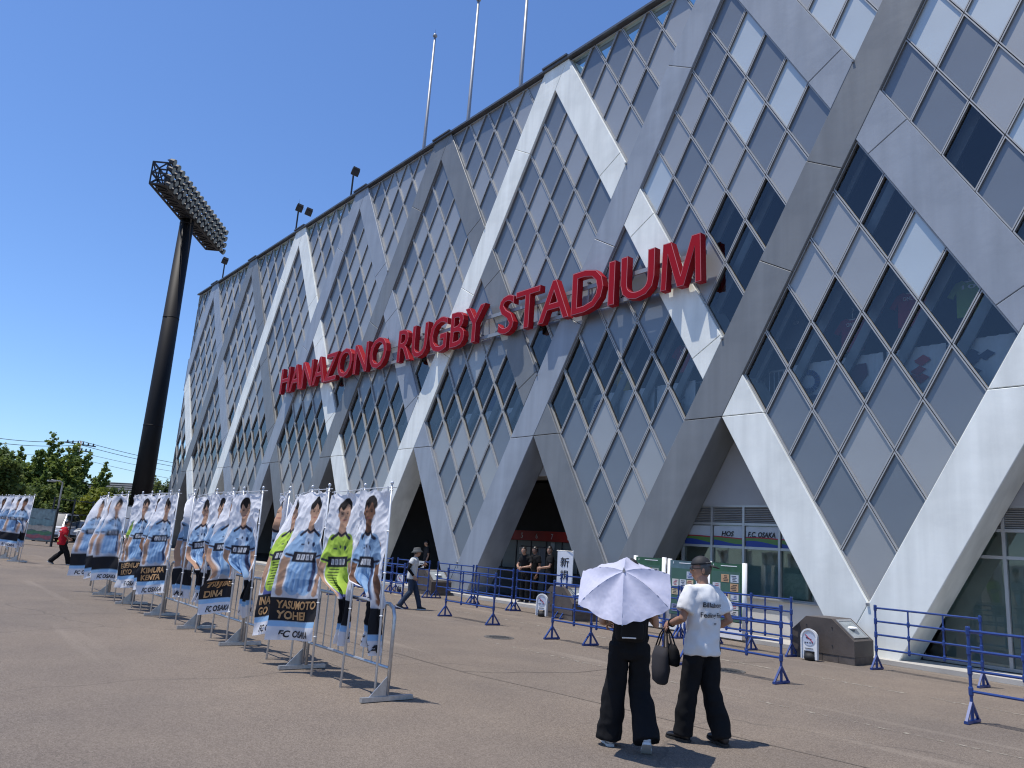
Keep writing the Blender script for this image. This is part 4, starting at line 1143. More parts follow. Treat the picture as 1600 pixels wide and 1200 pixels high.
def steel_proto(w):
    t = empty('steel_barrier')
    H_ = 0.98; h = w / 2 - 0.03
    m = MB(); m.path([(-h, 0, 0.06), (-h, 0, H_ - 0.12), (-h + 0.04, 0, H_ - 0.035), (-h + 0.12, 0, H_), (h - 0.12, 0, H_), (h - 0.04, 0, H_ - 0.035), (h, 0, H_ - 0.12), (h, 0, 0.06)], 0.021, 10); m.build('frame', M_steel, t, True)
    m = MB(); m.tube((-h, 0, 0.33), (h, 0, 0.33), 0.018); m.build('bottom_rail', M_steel, t)
    for i in range(9):
        x = -h + 2 * h * (i + 1) / 10
        m = MB(); m.tube((x, 0, 0.33), (x, 0, H_), 0.009, n=6); m.build('bar', M_steel, t)
    for x in (h,):
        f = MB(); f.box((x, 0, 0.03), (0.05, 0.62, 0.045)); f.prism([(0, 0), (0.0, 0.001)], 0, 0) if False else None
        f.add([(x - 0.006, -0.22, 0.05), (x + 0.006, -0.22, 0.05), (x + 0.006, -0.01, 0.05), (x - 0.006, -0.01, 0.05), (x - 0.006, -0.02, 0.25), (x + 0.006, -0.02, 0.25)], [(0, 1, 2, 3), (0, 4, 5, 1), (3, 2, 5, 4), (0, 3, 4), (1, 5, 2)])
        f.build('foot', M_steel, t)
    return t
SP = steel_proto(2.08)
GS = 'steel barriers under the banners'
feet = [10.75, 8.68, 6.58, 4.62, 2.68, 0.55, -1.5, -3.4]
used = False
words = ['nearest steel barrier at the right end of the banner row', 'second steel barrier from the near end of the banner row', 'third steel barrier from the near end of the banner row', 'fourth steel barrier from the near end of the banner row', 'fifth steel barrier from the near end of the banner row', 'sixth steel barrier from the near end of the banner row', 'farthest steel barrier of the near banner row']
for i in range(7):
    o = copy_tree(SP) if used else SP; used = True
    w = feet[i] - feet[i + 1]
    o.location = ((feet[i] + feet[i + 1]) / 2, -10.97 - 0.016 * i, 0); o.scale = (w / 2.09, 1, 1); tag(o, words[i], 'barrier', GS)
for i in range(5):
    o = copy_tree(SP); o.location = (-15.2 - i * 1.9, -11.2 - 0.1 * i, 0); o.rotation_euler = (0, 0, R(-4)); o.scale = (0.9, 1, 1)
    tag(o, 'steel barrier under the far left banners, %s from its right end' % ('first second third fourth fifth'.split()[i]), 'barrier', GS)

# ------------------------------------------------------------------ player banners on poles
BW, BH = 0.6, 1.8
def sm(e0, e1, x): t = np.clip((x - e0) / (e1 - e0), 0, 1); return t * t * (3 - 2 * t)
def paint(kind, nx, ny, seed):
    g = np.random.default_rng(seed)
    X, Y = np.meshgrid(np.linspace(0, BW, nx), np.linspace(0, BH, ny))
    img = np.empty((ny, nx, 3)); img[:] = (0.8, 0.8, 0.83)
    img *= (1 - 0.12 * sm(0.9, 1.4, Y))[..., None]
    aa = 0.55 * BW / nx
    def put(d, c, a=1.0):
        k = (sm(aa, -aa, d) if False else 1 - sm(-aa, aa, d)) * a
        c = np.asarray(c)
        img[:] = img * (1 - k[..., None]) + c * k[..., None]
    def ellip(cx, cy, rx, ry): return (np.sqrt(((X - cx) / rx) ** 2 + ((Y - cy) / ry) ** 2) - 1) * min(rx, ry)
    def cap(x0, y0, x1, y1, r0, r1=None):
        r1 = r0 if r1 is None else r1
        dx, dy = x1 - x0, y1 - y0; t = np.clip(((X - x0) * dx + (Y - y0) * dy) / (dx * dx + dy * dy), 0, 1)
        return np.hypot(X - x0 - t * dx, Y - y0 - t * dy) - (r0 + (r1 - r0) * t)
    def rect(x0, x1, y0, y1): return np.maximum(np.maximum(x0 - X, X - x1), np.maximum(y0 - Y, Y - y1))
    sk = np.array([0.5, 0.3, 0.2]) if kind != 'dark' else np.array([0.2, 0.1, 0.06])
    if kind == 'green': j1, j2, sh = (0.42, 0.6, 0.08), (0.3, 0.48, 0.05), (0.12, 0.14, 0.35)
    else: j1, j2, sh = (0.3, 0.46, 0.66), (0.12, 0.26, 0.5), (0.58, 0.6, 0.66)
    cx = 0.275 + g.uniform(-0.02, 0.02)
    X0, Y0 = X, Y; X = (X0 - cx) / 1.14 + cx; Y = (Y0 - 0.02) / 1.18 + 0.045          # figure fills the sheet
    # legs, shorts
    for s in (-1, 1): put(cap(cx + s * 0.07, 1.2, cx + s * 0.075, 1.5, 0.06, 0.05), sk)
    put(cap(cx - 0.07, 1.02, cx - 0.08, 1.26, 0.085, 0.09), sh); put(cap(cx + 0.07, 1.02, cx + 0.08, 1.26, 0.085, 0.09), np.array(sh) * 0.85)
    # arms
    for s in (-1, 1):
        put(cap(cx + s * 0.165, 0.55, cx + s * 0.205, 0.8, 0.045, 0.038), sk * (0.9 if s < 0 else 1.0))
        put(cap(cx + s * 0.205, 0.8, cx + s * 0.19, 1.03, 0.037, 0.03), sk * (0.9 if s < 0 else 1.0))
        put(ellip(cx + s * 0.188, 1.07, 0.032, 0.045), sk)
    # torso with side panels
    put(cap(cx - 0.09, 0.52, cx - 0.065, 1.02, 0.075, 0.08), j1); put(cap(cx + 0.09, 0.52, cx + 0.065, 1.02, 0.075, 0.08), j1); put(rect(cx - 0.1, cx + 0.1, 0.46, 1.05), j1)
    put(rect(cx - 0.05, cx + 0.05, 0.44, 0.66), np.array(j1) * 0.55 + 0.38 if kind != 'green' else j1, 0.8)
    if kind == 'green':
        for y in np.arange(0.78, 1.04, 0.03): put(rect(cx - 0.12, cx + 0.02, y, y + 0.012), (0.02, 0.03, 0.02))
    else:
        for q in range(5): put(cap(cx - 0.1 + q * 0.05, 0.78, cx - 0.12 + q * 0.055, 1.06, 0.011), j2, 0.75)
        put(cap(cx + 0.115, 0.6, cx + 0.12, 1.04, 0.022), (0.05, 0.06, 0.12))
    for s in (-1, 1):
        put(cap(cx + s * 0.115, 0.5, cx + s * 0.18, 0.66, 0.062, 0.066), j1 if s < 0 else np.array(j1) * 0.82)
        put(cap(cx + s * 0.145, 0.705, cx + s * 0.215, 0.69, 0.012), (0.03, 0.03, 0.05))
        put(cap(cx + s * 0.05, 0.43, cx + s * 0.135, 0.485, 0.016), (0.03, 0.03, 0.05))
    # chest band
    put(rect(cx - 0.145, cx + 0.145, 0.66, 0.765), (0.015, 0.016, 0.025))
    for q in range(4):
        x0 = cx - 0.1 + q * 0.052; put(rect(x0, x0 + 0.036, 0.685, 0.74), (0.62, 0.64, 0.68)); put(rect(x0 + 0.012, x0 + 0.02, 0.695, 0.73), (0.05, 0.05, 0.07))
    put(ellip(cx + 0.07, 0.58, 0.017, 0.026), (0.02, 0.03, 0.08)); put(rect(cx - 0.09, cx - 0.05, 0.575, 0.59), (0.05, 0.05, 0.08)); put(ellip(cx, 0.565, 0.01, 0.016), (0.03, 0.03, 0.06))
    # neck and head
    put(cap(cx, 0.32, cx, 0.42, 0.05), sk * 0.82); put(cap(cx - 0.05, 0.425, cx, 0.455, 0.012), (0.02, 0.02, 0.03)); put(cap(cx + 0.05, 0.425, cx, 0.455, 0.012), (0.02, 0.02, 0.03))
    hr = (0.02, 0.016, 0.014)
    put(ellip(cx, 0.175, 0.092, 0.095), hr)
    put(ellip(cx, 0.235, 0.075, 0.108), sk); put(ellip(cx + 0.03, 0.26, 0.05, 0.08), sk * 0.85, 0.5)
    for s in (-1, 1): put(ellip(cx + s * 0.078, 0.24, 0.014, 0.026), sk * 0.85)
    hl = g.uniform(0.165, 0.19)
    put(np.maximum(ellip(cx, 0.18, 0.09, 0.1), Y - hl - 0.03 * np.sin(X * 60 + seed)), hr)
    for s in (-1, 1):
        put(rect(cx + s * 0.033 - 0.017, cx + s * 0.033 + 0.017, 0.214, 0.221), hr); put(ellip(cx + s * 0.033, 0.234, 0.014, 0.007), (0.03, 0.025, 0.025))
    put(cap(cx + 0.004, 0.24, cx + 0.008, 0.265, 0.007), sk * 0.75); put(ellip(cx, 0.297, 0.027, 0.007), (0.32, 0.12, 0.1))
    # lower blocks
    X, Y = X0, Y0
    put(rect(-1, 2, 1.3, 1.58), (0.022, 0.022, 0.026)); put(rect(-1, 2, 1.58, 1.645), (0.34, 0.58, 0.85)); put(rect(-1, 2, 1.645, 2), (0.8, 0.8, 0.83))
    return img
M_print = attr_mat('printed_banner_cloth')
M_gold = mat('gold_print', (0.55, 0.31, 0.13), 0.6, var=0.25, scale=14)
M_inkb = mat('black_print', (0.02, 0.02, 0.025), 0.7)
M_pole = mat('banner_pole_white', (0.66, 0.67, 0.68), 0.35, 0.3)
def banner(x, y, rz, kind, shape, name, lab, seed, hi=True, top=2.27, lean=0.0, blow=30, group='player banners of the near row'):
    g = random.Random(seed)
    t = empty('player_banner', (x, y, 0), R(rz), lab, 'banner', group)
    t.rotation_euler = (R(lean), R(g.uniform(-1.5, 1.5)), R(rz))
    m = MB(); m.path([(0, 0, 0), (0, 0, 1.1), (0, 0, top)], [0.014, 0.013, 0.011], 7); m.lathe([(0.013, top), (0.02, top + 0.01), (0.018, top + 0.03), (0.005, top + 0.04)], n=7); m.build('pole', M_pole, t, True)
    ztop = top - 0.06; tilt = g.uniform(0.0, 0.05)
    m = MB(); m.tube((0.1, 0, ztop + 0.03), (-BW - 0.04, 0, ztop + 0.03 - tilt), 0.006, 0.005, 6); m.build('top_bar', M_pole, t)
    ph = g.uniform(0, 6); bil = g.uniform(0.03, 0.07) * (1 if g.random() < 0.6 else -1)
    v0, wmin = {'full': (2.0, 1.0), 'half': (0.42, 0.28), 'low': (0.52, 0.22), 'narrow': (0.02, 0.32), 'block': (0.5, 0.72)}[shape]
    swing = R(blow) * (1 if shape not in ('narrow',) else 0.4)
    def w_at(v):
        k = min(max((v - v0) / 0.22, 0), 1); k = k * k * (3 - 2 * k); w = 1 - (1 - wmin) * k
        if shape == 'block': w = 1 - 0.34 * math.exp(-((v - 0.66) / 0.09) ** 2)
        return w
    # the cloth swings round its pole towards the foot; width lost to bunching goes into folds
    def P(u, v, off=0.0):
        w = w_at(v); lost = 1 - w
        n = 2.6 if shape != 'narrow' else 1.6
        xx = -(0.018 + u * BW * w)
        yy = bil * math.sin(PI * u) * (0.4 + 0.8 * v) + 0.022 * math.sin(2.2 * u * PI + 7 * v + ph) * (0.3 + v)
        yy += 0.014 * math.sin(11 * v + 5 * u + ph * 2) + 0.010 * math.sin(23 * v - 9 * u + ph) * (0.3 + v)
        q3 = (u * 3.1 + seed, v * 7.0, ph)
        wk = 1 - 0.75 * min(1, max(0, (v - 0.62) * 10)) if shape in ('full', 'block') else 1.0
        yy += wk * 0.045 * (abs(noise.noise(q3)) - 0.25) + wk * 0.02 * (abs(noise.noise((u * 7 + v * 9, v * 14 - u * 5, seed * 0.37))) - 0.2)
        fold = 0.5 * BW * math.sqrt(max(0, 1 - w * w)) / n * 0.62
        yy += fold * math.sin(2 * PI * n * u + ph) + 0.3 * fold * math.sin(5 * PI * n * u + 8 * v)
        zz = ztop - tilt * u - v * BH * (1 - 0.02 * lost) - 0.05 * lost * math.sin(5 * u + ph) - 0.012 * math.cos(6 * PI * u) * math.exp(-v * 12)
        zz += (0.16 * lost * u if shape in ('low', 'half') else 0) + 0.03 * math.sin(3 * u + ph) * v
        a = swing * min(1, v * 1.5) * (0.35 + 0.65 * u)
        ca_, sa_ = math.cos(a), math.sin(a)
        return Vector((xx * ca_ - yy * sa_, xx * sa_ + yy * ca_, zz))
    nx, ny = (68, 190) if hi and x > 4.5 else (44, 126) if hi else (20, 54)
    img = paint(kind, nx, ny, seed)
    vs = []; 
    for j in range(ny):
        for i in range(nx):
            vs.append(tuple(P(1 - i / (nx - 1), j / (ny - 1))))      # column 0 is the free edge, read left to right
    fs = [(j * nx + i, (j + 1) * nx + i, (j + 1) * nx + i + 1, j * nx + i + 1) for j in range(ny - 1) for i in range(nx - 1)]
    me = bpy.data.meshes.new('cloth'); me.from_pydata(vs, [], fs)
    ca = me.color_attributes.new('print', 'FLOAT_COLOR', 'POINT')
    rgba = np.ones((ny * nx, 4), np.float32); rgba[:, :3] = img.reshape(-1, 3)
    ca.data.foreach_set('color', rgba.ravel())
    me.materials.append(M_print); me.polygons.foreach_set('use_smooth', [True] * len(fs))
    c = link('cloth', me, t)
    def lettering(txt, x0, yb, w, h, mt, bold, shear=0.0):
        v, f = text_fit(txt, w, h, bold, shear=shear)
        pts = []
        for p in v:
            u = 1 - (x0 + p[0]) / BW; vv = (yb - p[1]) / BH
            a = P(u, vv); du = P(u + 0.01, vv) - P(u - 0.01, vv); dv = P(u, vv + 0.005) - P(u, vv - 0.005)
            n = du.cross(dv).normalized()
            if n.y > 0: n = -n
            pts.append(a + n * 0.011)
        q = MB(); q.add(pts, f); q.build('lettering', mt, c)
    if name and hi:
        a, b = name
        lettering(a, 0.05, 1.43, min(0.5, 0.075 * len(a)), 0.1, M_gold, 0.035, 0.1); lettering(b, 0.05, 1.555, min(0.5, 0.075 * len(b)), 0.1, M_gold, 0.035, 0.1)
    lettering('FC OSAKA', 0.1, 1.77, 0.4, 0.085, M_inkb, 0.03, 0.25)
    q = MB()
    for zz in (0.0, 0.45, 0.9, 1.35, 1.75):
        if zz / BH > v0 and shape in ('half', 'low') and zz > 1.4: continue
        q.path([(0.017, 0.0, ztop - zz), (0.0, -0.017, ztop - zz), (-0.025, 0.0, ztop - zz), (0.0, 0.017, ztop - zz), (0.017, 0, ztop - zz)], 0.007, 5)
    for u in (0.08, 0.5, 0.94): q.path([(-0.02 - u * BW, -0.004, ztop - tilt * u - 0.01), (-0.02 - u * BW, -0.01, ztop + 0.04 - tilt * u), (-0.02 - u * BW, 0.008, ztop + 0.035 - tilt * u), (-0.02 - u * BW, 0.004, ztop - tilt * u - 0.01)], 0.006, 5)
    tag(q.build('ties', M_white, t), kind='stuff')
    return t
ROW = [  # x, opening angle of the top bar to the line of sight, kind, shape, name, label
    (10.63, 34, 6, 'dark', 'low', None, 'nearest banner at the right end of the row, lower half wrapped to its pole'),
    (9.88, 38, 8, 'green', 'low', None, 'banner with lime green goalkeeper shirt, second from the near end'),
    (9.15, 24, 46, 'blue', 'full', ('YASUMOTO', 'YOHEI'), 'banner spread flat with gold name YASUMOTO, third from the near end'),
    (8.54, 20, 38, 'green', 'full', ('INAZAWA', 'GO'), 'banner with green goalkeeper shirt partly behind the flat gold name banner'),
    (7.83, 12, 8, 'blue', 'narrow', None, 'banner seen edge on, fifth from the near end'),
    (7.07, 42, 8, 'blue', 'low', None, 'wide banner with a black haired player in light blue, sixth from the near end'),
    (6.36, 24, 26, 'blue', 'block', ('TSUJIMAE', 'DINA'), 'banner with crumpled gold name block, seventh from the near end'),
    (5.72, 28, 6, 'blue', 'low', None, 'banner with wrapped lower end, eighth from the near end'),
    (5.02, 28, 8, 'blue', 'low', None, 'banner with wrapped lower end, ninth from the near end'),
    (3.98, 10, 8, 'blue', 'narrow', None, 'banner blown edge on beside the person in black'),
    (3.1, 30, 22, 'blue', 'full', ('KIMURA', 'KENTA'), 'flat banner with gold name block ending in MURA'),
    (2.52, 22, 18, 'dark', 'block', None, 'banner with grey player half hidden behind its right neighbour, twelfth in the row'),
    (1.86, 32, 14, 'blue', 'full', ('UEMURA', 'KYO'), 'flat banner with short gold name, thirteenth from the near end'),
    (1.27, 28, 10, 'green', 'full', ('ENOMOTO', 'RYO'), 'banner with yellow green goalkeeper, fourteenth from the near end'),
    (0.55, 14, 10, 'blue', 'half', None, 'banner turned aside with a wrapped lower end, fifteenth from the near end'),
    (-0.05, 28, 30, 'blue', 'full', ('NISHIHARA', 'KOSUKE'), 'flat banner with gold name ending in HARA, near the far end'),
    (-0.87, 24, 30, 'blue', 'full', ('TOYODA', 'KAI'), 'banner with gold block overlapped by its right neighbour, second to last'),
    (-2.1, 16, 50, 'blue', 'full', ('IWATA', 'SHO'), 'slanting banner at the far end of the near row')]
def edge_on(x, y): return math.degrees(math.atan2(y - CAM.y, CAM.x - x)) * -1
for i, (x, op, blow, kind, shape, nm, lab) in enumerate(ROW):
    y = -11.07 - 0.012 * i
    banner(x, y, edge_on(x, y) + op, kind, shape, nm, lab, 300 + i, hi=i < 14, lean=random.Random(i).uniform(-2.0, 2.0), blow=blow)
for i in range(10):
    x, y = -13.9 - i * 0.86, -11.25 - 0.05 * i
    banner(x, y, edge_on(x, y) + 36 + 8 * (i % 3), 'blue' if i % 4 else 'dark', 'full' if i % 2 else 'half', None, 'white player banner of the far left row, %s from its right end' % ('first second third fourth fifth sixth seventh eighth ninth tenth'.split()[i]), 400 + i, hi=False, top=2.35, lean=-3, blow=25, group='player banners of the far left row')

# ------------------------------------------------------------------ stone bins, little signs, boards, entrance flag
M_stone = mat('brown_stone', (0.082, 0.066, 0.056), 0.55, var=0.3, scale=2.2, bump=0.1, bscale=30)
M_stone2 = mat('brown_stone_plinth', (0.1, 0.082, 0.07), 0.65, var=0.35, scale=5)
M_case = glass_mat('display_case_glass', (0.6, 0.65, 0.62), 0.03)
def stone_bin(x, y, rz, w, lab):
    t = empty('stone_light_box', (x, y, 0), R(rz), lab, 'stone box', 'stone light boxes before the beams')
    h = 0.78; d = 0.82
    # body: slanted left end, sloping glazed right end
    prof = [(-w / 2, 0.14), (w / 2, 0.14), (w / 2, 0.42), (w / 2 - 0.42, h), (-w / 2 + 0.3, h), (-w / 2, 0.5)]
    m = MB(); m.prism(prof, -d / 2, d / 2); me = m.mesh('body', M_stone); fix_normals(me); link('body', me, t)
    for i in range(4):
        m = MB(); m.box((-w / 2 + w * (i + 0.5) / 4, 0, 0.07), (w / 4 - 0.006, d - 0.02 + 0.004 * (i % 2), 0.136)); m.build('plinth_stone', M_stone2, t)
    nx_, nz_ = 0.36, 0.42; l_ = math.hypot(nx_, nz_); nx_ /= l_; nz_ /= l_
    def sl(k, o): return (w / 2 - 0.42 * k + nx_ * o, 0.42 + 0.36 * k + nz_ * o)
    fr = MB()
    for ya, yb, k0, k1 in ((-d / 2 + 0.1, d / 2 - 0.1, 0.12, 0.2), (-d / 2 + 0.1, d / 2 - 0.1, 0.86, 0.94), (-d / 2 + 0.1, -d / 2 + 0.14, 0.2, 0.86), (d / 2 - 0.14, d / 2 - 0.1, 0.2, 0.86)):
        a, b, c, e = sl(k0, 0.002), sl(k1, 0.002), sl(k1, 0.018), sl(k0, 0.018)
        fr.add([(p[0], yy, p[1]) for yy in (ya, yb) for p in (a, b, c, e)], [(0, 1, 2, 3), (7, 6, 5, 4), (0, 4, 5, 1), (1, 5, 6, 2), (2, 6, 7, 3), (3, 7, 4, 0)])
    fr.build('glass_frame', M_frame, t)
    g = MB(); a, b = sl(0.2, 0.01), sl(0.86, 0.01); g.add([(a[0], -d / 2 + 0.14, a[1]), (a[0], d / 2 - 0.14, a[1]), (b[0], d / 2 - 0.14, b[1]), (b[0], -d / 2 + 0.14, b[1])], [(0, 1, 2, 3)]); g.build('glass', mat('bin_glass', (0.3, 0.33, 0.33), 0.08, spec=0.8), t)
    m = MB(); m.ell((w / 2 - 0.22, 0, 0.63), (0.1, 0.14, 0.03), mi=0); m.build('lamp', M_white, t)
    for z, yy in ((0.3, -d / 2 - 0.006), (0.62, -d / 2 - 0.006)):
        for x_ in (-0.3, 0.2):
            b_ = MB(); b_.tube((x_, yy + 0.004, z), (x_, yy - 0.006, z), 0.012, n=6); b_.build('bolt', M_darkmetal, t)
    return t
stone_bin(10.2, -0.86, 3, 1.22, 'brown stone light box with sloping glass beside the pale beam foot')
stone_bin(3.3, -1.2, -8, 1.3, 'brown stone light box behind the new entrance flag')
stone_bin(-3.85, -0.8, 3, 1.25, 'brown stone light box behind the bucket hat walker')
stone_bin(-12.3, -0.9, 3, 1.25, 'brown stone light box far left behind the banners')
def arch_sign(x, y, rz, lab):
    t = empty('arch_sign', (x, y, 0), R(rz), lab, 'sign', 'white arched floor signs')
    w, h = 0.3, 0.56
    arc = [(w / 2 * math.cos(a), h - w / 2 + w / 2 * math.sin(a)) for a in np.linspace(0, PI, 15)]
    out = [(w / 2, 0.02)] + arc + [(-w / 2, 0.02), (-w / 2 + 0.05, 0.02), (-w / 2 + 0.05, 0.17), (w / 2 - 0.05, 0.17), (w / 2 - 0.05, 0.02)]
    m = MB(); m.prism(out, -0.035, 0.035); me = m.mesh('panel', M_white); fix_normals(me); link('panel', me, t)
    r = MB(); k = w / 2
    for i in range(14):
        a, b = arc[i], arc[i + 1]; r.bar((a[0] * 0.96, -0.045, a[1]), (b[0] * 0.96, -0.045, b[1]), 0.02, 0.03)
    for s in (-1, 1): r.bar((s * k * 0.96, -0.045, 0.03), (s * k * 0.96, -0.045, h - k), 0.02, 0.03, up=(0, 1, 0))
    r.build('rim', M_white, t)
    m = MB(); pts = [(0.115 * math.cos(a), 0.375 + 0.105 * math.sin(a)) for a in np.linspace(0, 2 * PI, 25)[:-1]]; m.prism(pts, -0.042, -0.036); m.build('disc', mat('sign_pale_blue', (0.55, 0.6, 0.7), 0.5), t)
    m = MB(); m.bar((-0.07, -0.046, 0.46), (0.075, -0.046, 0.33), 0.012, 0.004, up=(0, 1, 0)); m.build('slash', mat('slash_red', (0.5, 0.03, 0.05), 0.5), t)
    m = MB()
    for i, q in enumerate((-0.07, -0.03, 0.02, 0.06)): m.box((q, -0.045, 0.32), (0.028, 0.004, 0.014))
    for i in range(5): m.box((-0.05 + 0.022 * i, -0.045, 0.405 - 0.006 * i), (0.014, 0.004, 0.02))
    for i in range(7): m.box((-0.066 + 0.022 * i, -0.04, 0.215), (0.015, 0.012, 0.01))
    tag(m.build('printed_marks', C_ink, t), kind='stuff')
    m = MB(); m.ell((0, 0, 0.06), (0.11, 0.12, 0.085), 16, 8); m.build('weight', M_black, t, True)
arch_sign(10.12, -1.52, 8, 'white arched floor sign with a red slash before the near stone box')
arch_sign(2.86, -1.78, 20, 'white arched floor sign left of the middle stone box')
arch_sign(-4.55, -1.5, 10, 'white arched floor sign behind the bucket hat walker')

def info_board(x, y, w, h, lab, teal=False, seed=0):
    g = random.Random(seed)
    t = empty('information_board', (x, y, 0.0), 0.0, lab, 'notice board', 'green information boards')
    gm = mat('board_teal' if teal else 'board_green', (0.1, 0.26, 0.2) if teal else (0.03, 0.2, 0.05), 0.45)
    for s in (-1, 1):
        m = MB(); m.path([(s * (w / 2 - 0.04), 0, 0.05), (s * (w / 2 - 0.04), 0, h)], 0.055, 14); m.build('side_post', M_white, t, True)
    m = MB(); m.box((0, 0.0, (h + 0.4) / 2 - 0.02), (w - 0.16, 0.07, h - 0.42)); m.build('backboard', gm, t)
    m = MB(); m.box((0, -0.038, 0.4 + (h - 0.6) / 2), (w - 0.26, 0.01, h - 0.62)); m.build('pinboard', mat('pinboard_dark', (0.05, 0.12, 0.09), 0.7), t)
    m = MB(); m.box((0, 0.0, 0.14), (w - 0.16, 0.05, 0.2)); m.build('lower_panel', M_white, t)
    k = 0
    for r_ in range(5):
        for c in range(3):
            if g.random() < 0.14 or (r_ == 4 and c == 0): continue
            cw = (w - 0.3) / 3; chh = (h - 0.72) / 5
            col = g.choice([(0.62, 0.6, 0.56), (0.55, 0.57, 0.6), (0.5, 0.3, 0.16), (0.45, 0.5, 0.55), (0.6, 0.48, 0.3), (0.22, 0.25, 0.4), (0.35, 0.38, 0.35)])
            px, pz = -(w - 0.3) / 2 + cw * (c + 0.5) + g.uniform(-0.01, 0.01), 0.46 + chh * (r_ + 0.5)
            m = MB(); m.box((px, -0.046, pz), (cw * 0.88, 0.004, chh * 0.88)); m.build('poster', mat('poster_%d' % int(sum(col) * 1000), col, 0.6, var=0.12, scale=14), t)
            m = MB()
            for q in range(4): m.box((px + g.uniform(-0.02, 0.02), -0.05, pz + chh * (0.28 - 0.18 * q)), (cw * g.uniform(0.3, 0.66), 0.003, chh * 0.06))
            m.build('print_lines', g.choice([C_ink, C_blue, C_redf]), t)
    v, f = text_fit('i', 0.018, 0.055, 0.03)
    m = MB(); m.add([(p[0] - w / 2 + 0.17, -0.041, p[1] + h - 0.11) for p in v], f); m.build('info_mark', M_white, t)
    m = MB(); m.box((0.08, -0.037, h - 0.085), (w * 0.42, 0.004, 0.018)); m.build('heading', M_white, t)
info_board(5.15, -0.32, 1.0, 1.7, 'green information board partly behind the parasol', seed=3)
info_board(6.22, -0.32, 0.95, 1.68, 'teal topped information board behind the head of the man', True, seed=5)
info_board(7.42, -0.32, 1.02, 1.69, 'green information board full of posters right of the man', seed=8)

# vertical flag with the entrance notice
ef = empty('entrance_flag', (2.48, -0.7, -0.26), R(22), 'white vertical flag with black Japanese characters at the ticket doorway', 'banner')
m = MB(); m.tube((0.24, 0, 0.26), (0.24, 0, 1.98), 0.012, n=8); m.tube((0.25, 0, 1.95), (-0.26, 0, 1.95), 0.007, n=6); m.box((0.24, 0, 0.285), (0.3, 0.3, 0.04)); m.build('pole', M_pole, ef)
def efp(x, z, o=0): return (x, 0.02 * math.sin(x * 9 + z * 3) - o, z + 0.02 * math.cos(x * 6))
m = MB(); nx, nz = 10, 24
m.add([efp(-0.23 + 0.46 * i / nx, 0.45 + 1.47 * j / nz) for j in range(nz + 1) for i in range(nx + 1)], [(j * (nx + 1) + i, j * (nx + 1) + i + 1, (j + 1) * (nx + 1) + i + 1, (j + 1) * (nx + 1) + i) for j in range(nz) for i in range(nx)])
m.build('cloth', mat('flag_white', (0.75, 0.76, 0.78), 0.8), ef, True)
for i, ch in enumerate('新規入場'):
    v, f = text_fit(ch, 0.26, 0.26, 0.012); m = MB(); m.add([efp(p[0] - 0.13, p[1] + 1.5 - 0.34 * i, 0.006) for p in v], f); m.build('character', C_ink, ef)
# small notice on the rear barrier
m = MB(); m.box((0, 0, 0), (0.3, 0.006, 0.2)); nb = m.build('paper_notice', MATS['paper_white'], None, loc=(-2.6, -2.02, 0.98)); tag(nb, 'small white paper notice fixed to the rear blue barrier', 'notice')
C_n = MB(); C_n.box((0, -0.005, 0.03), (0.2, 0.002, 0.02)); C_n.box((0, -0.005, -0.02), (0.22, 0.002, 0.012)); C_n.box((0, -0.005, -0.05), (0.16, 0.002, 0.012)); C_n.build('print_lines', C_ink, nb)
pb = empty('poster_stand', (-4.0, -4.6, 0), R(30), 'pale poster stand beside the front blue barrier behind the banners', 'notice board')
m = MB(); m.box((0, 0, 0.75), (0.5, 0.03, 0.8)); m.build('poster', mat('stand_poster', (0.42, 0.5, 0.56), 0.6, var=0.25, scale=5), pb)
m = MB(); m.bar((-0.2, 0.02, 0), (-0.2, 0.02, 1.15), 0.03, 0.03); m.bar((0.2, 0.02, 0), (0.2, 0.02, 1.15), 0.03, 0.03); m.build('legs', M_frame, pb)

# ------------------------------------------------------------------ people
def remesh(mb, voxel, it=6, name='body'):
    me = mb.mesh(name); ob = bpy.data.objects.new(name, me); COL.objects.link(ob)
    r = ob.modifiers.new('r', 'REMESH'); r.mode = 'VOXEL'; r.voxel_size = voxel
    s = ob.modifiers.new('s', 'SMOOTH'); s.factor = 0.5; s.iterations = it
    dg = bpy.context.evaluated_depsgraph_get(); dg.update()
    out = bpy.data.meshes.new_from_object(ob.evaluated_get(dg))
    bpy.data.objects.remove(ob); bpy.data.meshes.remove(me)
    out.name = name; out.polygons.foreach_set('use_smooth', [True] * len(out.polygons))
    return out
def folds(me, amp, sc, zs=0.45, seed=0.0, crease=1.3):
    me.update()
    n_ = len(me.vertices); co = np.empty(n_ * 3, np.float32); no = np.empty(n_ * 3, np.float32)
    me.vertices.foreach_get('co', co); me.vertex_normals.foreach_get('vector', no)
    co = co.reshape(-1, 3); no = no.reshape(-1, 3)
    d = np.array([noise.noise((x * sc + seed, y * sc, z * sc * zs)) + 0.5 * noise.noise((x * sc * 2.1, y * sc * 2.1 + seed, z * sc * 1.6)) + crease * (0.5 - abs(noise.noise((x * sc * 0.8 + z * 4 + seed, y * sc * 0.8, z * sc * 0.7 - x * 3)))) for x, y, z in co.tolist()])
    me.vertices.foreach_set('co', (co + no * (d * amp)[:, None]).astype(np.float32).ravel())
    me.update()
def oval(c, rx, ry, n=18, M=None):
    c = Vector(c); o = []
    for j in range(n):
        a = 2 * PI * j / n; p = Vector((rx * math.cos(a), ry * math.sin(a), 0)); o.append(c + (M @ p if M else p))
    return o
